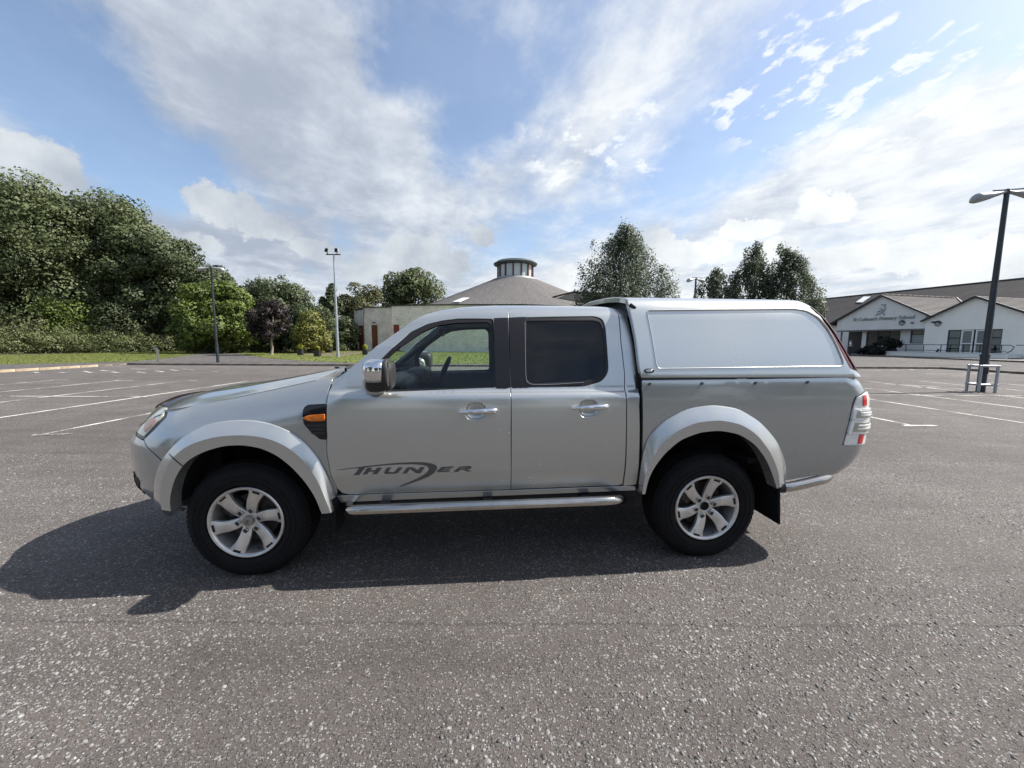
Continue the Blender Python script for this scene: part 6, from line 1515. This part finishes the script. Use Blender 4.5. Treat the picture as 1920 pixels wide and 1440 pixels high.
def wallp(name, outline, holes, m, y, th, parent):
    """wall slab in the facade plane: outline and openings in (s, z)"""
    loops = [np.array(outline, float)]+[np.array(h, float) for h in holes]; P = []; E = []
    for lp_ in loops: b = len(P); P += [tuple(q) for q in lp_]; E += [(b+i, b+(i+1) % len(lp_)) for i in range(len(lp_))]
    res = delaunay_2d_cdt([Vector(p) for p in P], E, [], 0, 1e-6); V2 = np.array([tuple(v) for v in res[0]]); T3 = np.array([tuple(f) for f in res[2]]); c = V2[T3].mean(1); k = inpoly(c, loops[0])
    for h in loops[1:]: k &= ~inpoly(c, h)
    T3 = T3[k]; n = len(V2); V = [(a, y, b) for a, b in V2]+[(a, y+th, b) for a, b in V2]; F = []
    for t in T3:
        a, b, c_ = V2[t[0]], V2[t[1]], V2[t[2]]; s = (b[0]-a[0])*(c_[1]-a[1])-(b[1]-a[1])*(c_[0]-a[0]); t = t if s > 0 else t[::-1]
        F.append(tuple(t)); F.append(tuple(n+q for q in t[::-1]))
    for lp_ in loops:
        b = len(V); V += [(a, y, z) for a, z in lp_]+[(a, y+th, z) for a, z in lp_]; L_ = len(lp_)
        for i in range(L_): F.append((b+i, b+(i+1) % L_, b+L_+(i+1) % L_, b+L_+i))
    return mk(name, V, F, m, parent, False)
FRAME = mat('dark_frame', (.022, .024, .03), .4); WFRAME = mat('white_frame', (.72, .73, .73), .4); PANE = mat('window_pane', (.03, .035, .04), .06, spec=.8); PANEL_ = mat('pane_light', (.20, .22, .21), .10, spec=.8)
BLIND = mat('blind', (.34, .38, .36), .6, var=.1, vs=3)
SW = lambda *a: tuple(sl_(*a)[[0, 2]])
# gable one (lettered); gable two (glazed doors)
e1, p1, e2 = (-15.3, 4.15), (-10.14, 7.0), (-5.85, 4.62); zg = 3.12
def rect(x0, y0, x1, y1, d=0.):
    a = sl_(x0, y0, d); b = sl_(x1, y1, d); return a[0], b[0], b[2], a[2]
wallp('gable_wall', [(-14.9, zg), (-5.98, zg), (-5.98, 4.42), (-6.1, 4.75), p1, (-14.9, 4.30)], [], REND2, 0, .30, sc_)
# lower wall set back under the gable
s0, s1, z0, z1 = rect(1577, 620, 1614, 654, .8); ent = (s0, s1, .2, zg-.06)
w1 = rect(1625, 621.5, 1686, 650, .8); w2 = rect(1707.5, 622, 1736, 644, .8)
def rc(r_): return [(r_[0], r_[2]), (r_[1], r_[2]), (r_[1], r_[3]), (r_[0], r_[3])]
w1 = (w1[0], w1[1], 1.25, zg-.08); w2 = (w2[0], min(w2[1], -5.6), w2[2], zg-.10)
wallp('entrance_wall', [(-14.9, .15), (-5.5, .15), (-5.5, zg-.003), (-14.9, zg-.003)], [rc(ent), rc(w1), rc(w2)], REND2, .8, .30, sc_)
wallp('soffit_beam', [(-14.9, zg-.16), (-5.98, zg-.16), (-5.98, zg-.004), (-14.9, zg-.004)], [], mat('beam_grey', (.16, .165, .17), .6), .05, .70, sc_)
def window(r_, y, cols, rows, fm, pm, w=.07, blind=0.):
    x0, x1, z0, z1 = r_; mb = MB()
    for k in range(cols+1): x = x0+(x1-x0)*k/cols; mb.box((min(max(x, x0+w/2), x1-w/2), y, (z0+z1)/2), (w/2, .04, (z1-z0)/2))
    for zz in rows: mb.box(((x0+x1)/2, y-.003, min(max(zz, z0+w/2), z1-w/2)), ((x1-x0)/2, .04, w/2))
    wd = mb.build('window', fm, sc_)
    for k in range(cols):
        a = x0+(x1-x0)*k/cols; b = x0+(x1-x0)*(k+1)/cols
        for zi in range(len(rows)-1): box('pane', ((a+b)/2, y+.03, (rows[zi]+rows[zi+1])/2), (b-a-.01, .02, rows[zi+1]-rows[zi]-.01), pm if not (blind and zi == 0) else BLIND, wd)
    return wd
window(w1, .95, 3, [w1[2], w1[3]-.55, w1[3]], FRAME, PANE); window(w2, .95, 1, [w2[2], w2[3]-.52, w2[3]], FRAME, PANEL_, blind=1)
box('entrance_recess', ((ent[0]+ent[1])/2, 2.2, 1.6), (ent[1]-ent[0], .1, 3.), FRAME, sc_); box('entrance_floor', ((ent[0]+ent[1])/2, 1.4, .18), (3, 2, .06), REND2, sc_)
# gable two
g2p = (-2.27, 6.0); g2l = (-5.97, 4.02); g2r = (1.9, 3.85)
dr = rect(1778, 619, 1874.5, 664); dr = (dr[0], dr[1], .58, 2.9)
wallp('gable_wall', [(-5.97, .2), (1.9, .2), g2r, g2p, g2l], [rc(dr)], REND, -.02, .32, sc_)
sl1 = rect(1778, 619, 1797, 664); d1 = rect(1797, 621, 1822, 664); d2 = rect(1828, 621, 1850, 664)
window((dr[0], sl1[1], .58, 2.9), .10, 1, [.58, 1.05, 2.1, 2.9], FRAME, PANEL_)
window((sl_(1855, 640)[0], dr[1], .58, 2.9), .10, 1, [.58, 1.05, 2.1, 2.9], FRAME, PANEL_)
for r_ in ((sl1[1]+.01, sl_(1823, 640)[0]), (sl_(1827, 640)[0], sl_(1854, 640)[0])):
    x0, x1 = r_; mb = MB(); w = .11
    for x in (x0+w/2, x1-w/2): mb.box((x, .08, 1.72), (w/2, .05, 1.13))
    for z in (.66, 1.55, 2.80): mb.box(((x0+x1)/2, .077, z), ((x1-x0)/2, .05, w/2))
    dd = mb.build('glazed_door', WFRAME, sc_)
    for a, b in ((.72, 1.49), (1.61, 2.74)): box('pane', ((x0+x1)/2, .12, (a+b)/2), (x1-x0-2*w, .02, b-a), PANEL_, dd)
box('door_lobby', ((dr[0]+dr[1])/2, 1.6, 1.7), (dr[1]-dr[0]+.4, .1, 2.6), mat('lobby', (.10, .10, .09), .8), sc_)
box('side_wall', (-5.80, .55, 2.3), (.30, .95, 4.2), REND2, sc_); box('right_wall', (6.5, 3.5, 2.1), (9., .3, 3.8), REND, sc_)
# roofs
def gable_roof(pl, pk, pr, y0, y1, m, ridge=True):
    A, B = (pl[0], y0, pl[1]), (pl[0], y1, pl[1]); K0, K1 = (pk[0], y0, pk[1]), (pk[0], y1, pk[1]); C, D = (pr[0], y0, pr[1]), (pr[0], y1, pr[1])
    tiled('roof_slope', B, A, K0, K1, m, 16, sc_); tiled('roof_slope', C, D, K1, K0, m, 16, sc_)
    for q0, q1 in ((A, K0), (K0, C)):
        mb = MB(); a = np.array(q0); b = np.array(q1); d = (b-a)/np.linalg.norm(b-a); n = np.cross(d, (0, 1, 0)); mb.box((a+b)/2+np.array([0, .02, 0])+np.array([0, 0, -.05]), (np.linalg.norm(b-a)/2, .05, .09), d, (0, 1, 0), n); mb.build('verge_board', FRAME, sc_)
gable_roof((-15.9, 3.82+.06), (-10.14, 7.06), (-5.3, 4.33+.0), -.32, 12., TILE)
gable_roof((-6.25, 3.90), (-2.27, 6.06), (2.4, 3.62), -.32, 10.3, TILE)
RT_ = mat('ridge_tile', (.30, .27, .25), .8, var=.2, vs=4)
for k in range(13):
    box('ridge_tile', (-10.14, -.1+.92*k+.4, 7.13), (.26, .84, .12), RT_ if k % 1 == 0 else TILE, sc_, bev=.03)
tiled('main_roof_slope', (-45, 6.4, 4.05), (22, 6.4, 4.05), (22, 16, 9.06), (-45, 16, 9.06), TILE2, 40, sc_)
tiled('main_roof_slope', (22, 25.6, 4.05), (-45, 25.6, 4.05), (-45, 16, 9.06), (22, 16, 9.06), TILE2, 20, sc_)
box('main_wall', (-12, 7.0, 2.2), (62, .3, 4.0), REND2, sc_); box('main_ridge', (-11.5, 16, 9.10), (66.8, .3, .12), TILE2, sc_)
v0 = sl_(1782, 556, 11.9); tube('valley_flashing', [(-10.0, 12.02, 7.12), (-5.6, 7.25, 4.62)], .07, mat('pale_flashing', (.50, .48, .44), .6), sc_, 6)
k_ = (7.4-4.05)/9.6*0; 
def on_main(px, py):
    nrm_ = np.array([0, -(9.06-4.05), 9.6]); nrm_ /= np.linalg.norm(nrm_); nw = AX*nrm_[0]+AY*nrm_[1]+np.array([0, 0, nrm_[2]]); o_ = P0+AY*6.4+np.array([0, 0, 4.05+.10])
    q = on_plane(px, py, o_, nw); return np.array([(q-P0)@AX, (q-P0)@AY, q[2]]), nrm_
Q = [on_main(*p)[0] for p in ((1605, 567.5), (1620, 557), (1632.5, 557), (1617, 567.5))]; nn_ = on_main(1610, 560)[1]
V = [tuple(q) for q in Q]+[tuple(q+nn_*.10) for q in Q]; mk('skylight', V, [(0, 3, 2, 1), (4, 5, 6, 7), (0, 1, 5, 4), (1, 2, 6, 5), (2, 3, 7, 6), (3, 0, 4, 7)], mat('roof_light', (.66, .69, .70), .2), sc_, False)
# lettering and emblem on gable one
def text_obj(body, x0, x1, z, h, y, m, parent, name):
    cu = bpy.data.curves.new('t', 'FONT'); cu.body = body; cu.size = 1.; cu.extrude = .05; to = bpy.data.objects.new('t', cu); COL.objects.link(to)
    bpy.context.view_layer.update(); dg = bpy.context.evaluated_depsgraph_get(); me = bpy.data.meshes.new_from_object(to.evaluated_get(dg)); bpy.data.objects.remove(to)
    co = np.array([v.co[:] for v in me.vertices]); w = co[:, 0].max()-co[:, 0].min(); s = (x1-x0)/w; cap = .72
    for v in me.vertices: x_, y_, z_ = v.co; v.co = (x0+(x_-co[:, 0].min())*s+.12*y_*h/cap, y-z_*.9-.03, z+y_*h/cap)
    me.materials.clear(); me.materials.append(m); o = bpy.data.objects.new(name, me); COL.objects.link(o); o.parent = parent; return o
LET = mat('steel_letters', (.33, .34, .35), .4, metal=.3)
ta = sl_(1600, 602); tb = sl_(1714, 600)
text_obj("St Colman's Primary School", ta[0], tb[0], ta[2]-.02, .40, -.03, LET, sc_, 'school_lettering')
for pts in ([(1661, 570.5), (1657.5, 573), (1661, 577), (1659, 581.5), (1655, 585), (1648, 589), (1642, 590.5)], [(1655, 585), (1659.5, 591)], [(1657.5, 573), (1653, 570.5)], [(1650, 578), (1655, 579.5), (1659, 581.5)], [(1645, 585.5), (1650, 583), (1655, 582)]):
    tube('emblem_stroke', [(sl_(*p)[0], -.06, sl_(*p)[2]) for p in pts], .055, LET, sc_, 6)
for px, py, r_ in ((1691.5, 605.5, .30), (1759, 607, .30)):
    c = sl_(px, py); y = -.02
    V, F = lathe_vf([(.001, -.14), (r_*.5, -.13), (r_*.8, -.09), (r_, -.02), (r_, .02)], 20); wl_ = mk('wall_light', [(a+c[0], b+y, d+c[2]) for a, b, d in V], F, LAMPG, sc_, sharp=40)
    V, F = lathe_vf([(r_*.5, -.145), (r_*1.05, -.04), (r_*1.05, 0)], 20); mk('light_guard', [(a+c[0], b+y-.005, d+c[2]-.0) for a, b, d in V if True], [f for i, f in enumerate(F) if i % 20 < 10], FRAME, wl_, sharp=40)
for px, py in ((1712, 605.5), (1751, 604)): c = sl_(px, py); box('security_camera', (c[0], -.14, c[2]), (.16, .26, .14), FRAME, sc_, bev=.02)
bpy.context.view_layer.update()
def s2w(s, y, z): return P0+AX*s+AY*y+np.array([0, 0, z])
# ramp wall and rails in front
rw = thing('ramp_wall', 'low cream wall of the access ramp before the glazed doors', 'low wall', s2w(-4, -2.2, 0), SROT)
a = sl_(1663, 660, -2.2); b = sl_(1888, 667, -2.2)
bm = bmesh.new(); L0, L1 = a[0]+4, b[0]+4; add_box(bm, ((L0+L1)/2, 0, .35), (L1-L0, .25, .55), .01); bmo('wall', bm, REND, rw); box('coping', ((L0+L1)/2, 0, .66), (L1-L0+.1, .34, .07), WFRAME, rw, bev=.01)
box('ramp_slab', ((L0+L1)/2, 1.1, .42), (L1-L0, 2.0, .3), REND2, rw)
BRAIL = mat('black_rail', (.012, .013, .02), .4)
rl = thing('handrail', 'black tubular handrail with posts along the ramp before the school doors', 'handrail', s2w(-4, -1.9, .5), SROT)
xs_ = [sl_(px, 650, -1.9)[0]+4 for px in (1699, 1732, 1764.5, 1807, 1838, 1878)]
lo_, hi_ = sl_(1694, 650, -1.9)[0]+4, sl_(1894, 650, -1.9)[0]+4
zt2 = .92
for x in xs_: tube('post', [(x, 0, 0), (x, 0, zt2)], .035, BRAIL, rl, 6)
tube('top_rail', [(lo_, 0, zt2), (hi_, 0, zt2), (hi_+.25, 0, zt2-.15), (hi_+.1, 0, zt2-.5), (hi_-.35, 0, .05)], .035, BRAIL, rl, 6); tube('lower_rail', [(lo_+.1, 0, .35), (hi_-.2, 0, .35)], .025, BRAIL, rl, 6)
tube('top_rail', [(hi_+.3, .1, zt2), (hi_+6, .1, zt2-.0)], .035, BRAIL, rl, 6)
# shrubs by the entrance
def wbush(name, lab, px0, px1, yt, yb, d, lm, n, size, st='mound', nl=26, seed=0):
    rg = np.random.default_rng(300+seed); a = sl_(px0, yb, d); b = sl_(px1, yb, d); t = sl_((px0+px1)/2, yt, d); w = b[0]-a[0]; q = s2w((a[0]+b[0])/2, d, .2)
    r_ = thing(name, lab, 'bush', q, 0); H = t[2]-.2; W = w*.8
    L = lobes_for(0, 0, 0, H, W, W*.8, nl, st, rg); V, F, NN = leaves(L, n, size, rg, zmin=0, sprig=.1); mk('foliage', V, F, lm, r_, normals=NN); mb = MB()
    for j in range(4): mb.tube([(0, 0, -.1), (L[j][0]*.5, L[j][1]*.5, L[j][2]*.6)], [.05, .03], 5)
    mb.build('stem', BARK, r_)
wbush('bush', 'large dark round shrub before the school window', 1626, 1698, 629, 662, -1.6, LF['shrub'], 9000, .16, seed=1)
wbush('bush', 'low dark spreading shrub beside the school entrance', 1600, 1654, 648, 664, -1.9, LF['shrub'], 5000, .13, seed=2)
wbush('potted_conifer', 'little dark clipped conifer on the ramp left of the glazed doors', 1752.5, 1761, 645, 660, -.5, LF['shrub'], 1200, .09, 'upright', 18, 3)
wbush('potted_conifer', 'little dark clipped conifer just before the left glazed side panel', 1777, 1784.5, 646, 661, -.5, LF['shrub'], 1200, .09, 'upright', 18, 4)
wbush('potted_conifer', 'dark rounded potted shrub right of the glazed doors', 1857, 1871, 646, 664, -.5, LF['shrub'], 1600, .10, 'upright', 18, 5)
# a person by the entrance
def person():
    q = at(1594, 652, 46.5); r_ = thing('person', 'person in a white shirt and dark trousers standing by the school entrance', 'person', (q[0], 46.5, .2), R(35))
    J = dict(pel=(0, 0, .95), chest=(0, 0, 1.28), neck=(0, 0, 1.48), head=(0, .01, 1.60), top=(0, .01, 1.70), ls=(-.19, 0, 1.42), le=(-.27, .0, 1.15), lh=(-.22, -.22, 1.08), rs=(.19, 0, 1.42), re=(.25, .0, 1.14), rh=(.22, -.2, 1.02), lhip=(-.10, 0, .90), lk=(-.11, -.02, .50), la=(-.11, .02, .09), lt=(-.11, -.14, .03), rhip=(.10, 0, .90), rk=(.13, .0, .50), ra=(.13, .03, .09), rt=(.13, -.13, .03))
    E = [('pel', 'chest'), ('chest', 'neck'), ('neck', 'head'), ('head', 'top'), ('chest', 'ls'), ('ls', 'le'), ('le', 'lh'), ('chest', 'rs'), ('rs', 're'), ('re', 'rh'), ('pel', 'lhip'), ('lhip', 'lk'), ('lk', 'la'), ('la', 'lt'), ('pel', 'rhip'), ('rhip', 'rk'), ('rk', 'ra'), ('ra', 'rt')]
    rad = dict(pel=.15, chest=.165, neck=.06, head=.10, top=.075, ls=.07, le=.05, lh=.04, rs=.07, re=.05, rh=.04, lhip=.10, lk=.07, la=.05, lt=.04, rhip=.10, rk=.07, ra=.05, rt=.04)
    K = list(J); me = bpy.data.meshes.new('body'); me.from_pydata([J[k] for k in K], [(K.index(a), K.index(b)) for a, b in E], []); o = bpy.data.objects.new('body', me); COL.objects.link(o)
    md = o.modifiers.new('s', 'SKIN'); 
    for i, k in enumerate(K): me.skin_vertices[0].data[i].radius = (rad[k], rad[k]*(.75 if k in ('pel', 'chest') else 1)); me.skin_vertices[0].data[i].use_root = (k == 'pel')
    o.modifiers.new('d', 'SUBSURF').levels = 1; bpy.context.view_layer.update(); dg = bpy.context.evaluated_depsgraph_get(); m2 = bpy.data.meshes.new_from_object(o.evaluated_get(dg)); bpy.data.objects.remove(o)
    skin, shirt, trs, hair = mat('skin', (.45, .27, .19), .6), mat('white_shirt', (.75, .76, .78), .8), mat('dark_trousers', (.03, .035, .05), .8), mat('grey_hair', (.25, .23, .21), .7)
    for m_ in (skin, shirt, trs, hair): m2.materials.append(m_)
    for p in m2.polygons:
        c = p.center; p.use_smooth = True
        p.material_index = 2 if c.z < .98 and abs(c.x) < .2 else (3 if c.z > 1.66 or (c.z > 1.56 and c.y > .02) else (0 if c.z > 1.48 or (c.z < 1.2 and abs(c.x) > .2) else 1))
    b_ = bpy.data.objects.new('body', m2); COL.objects.link(b_); b_.parent = r_
person()
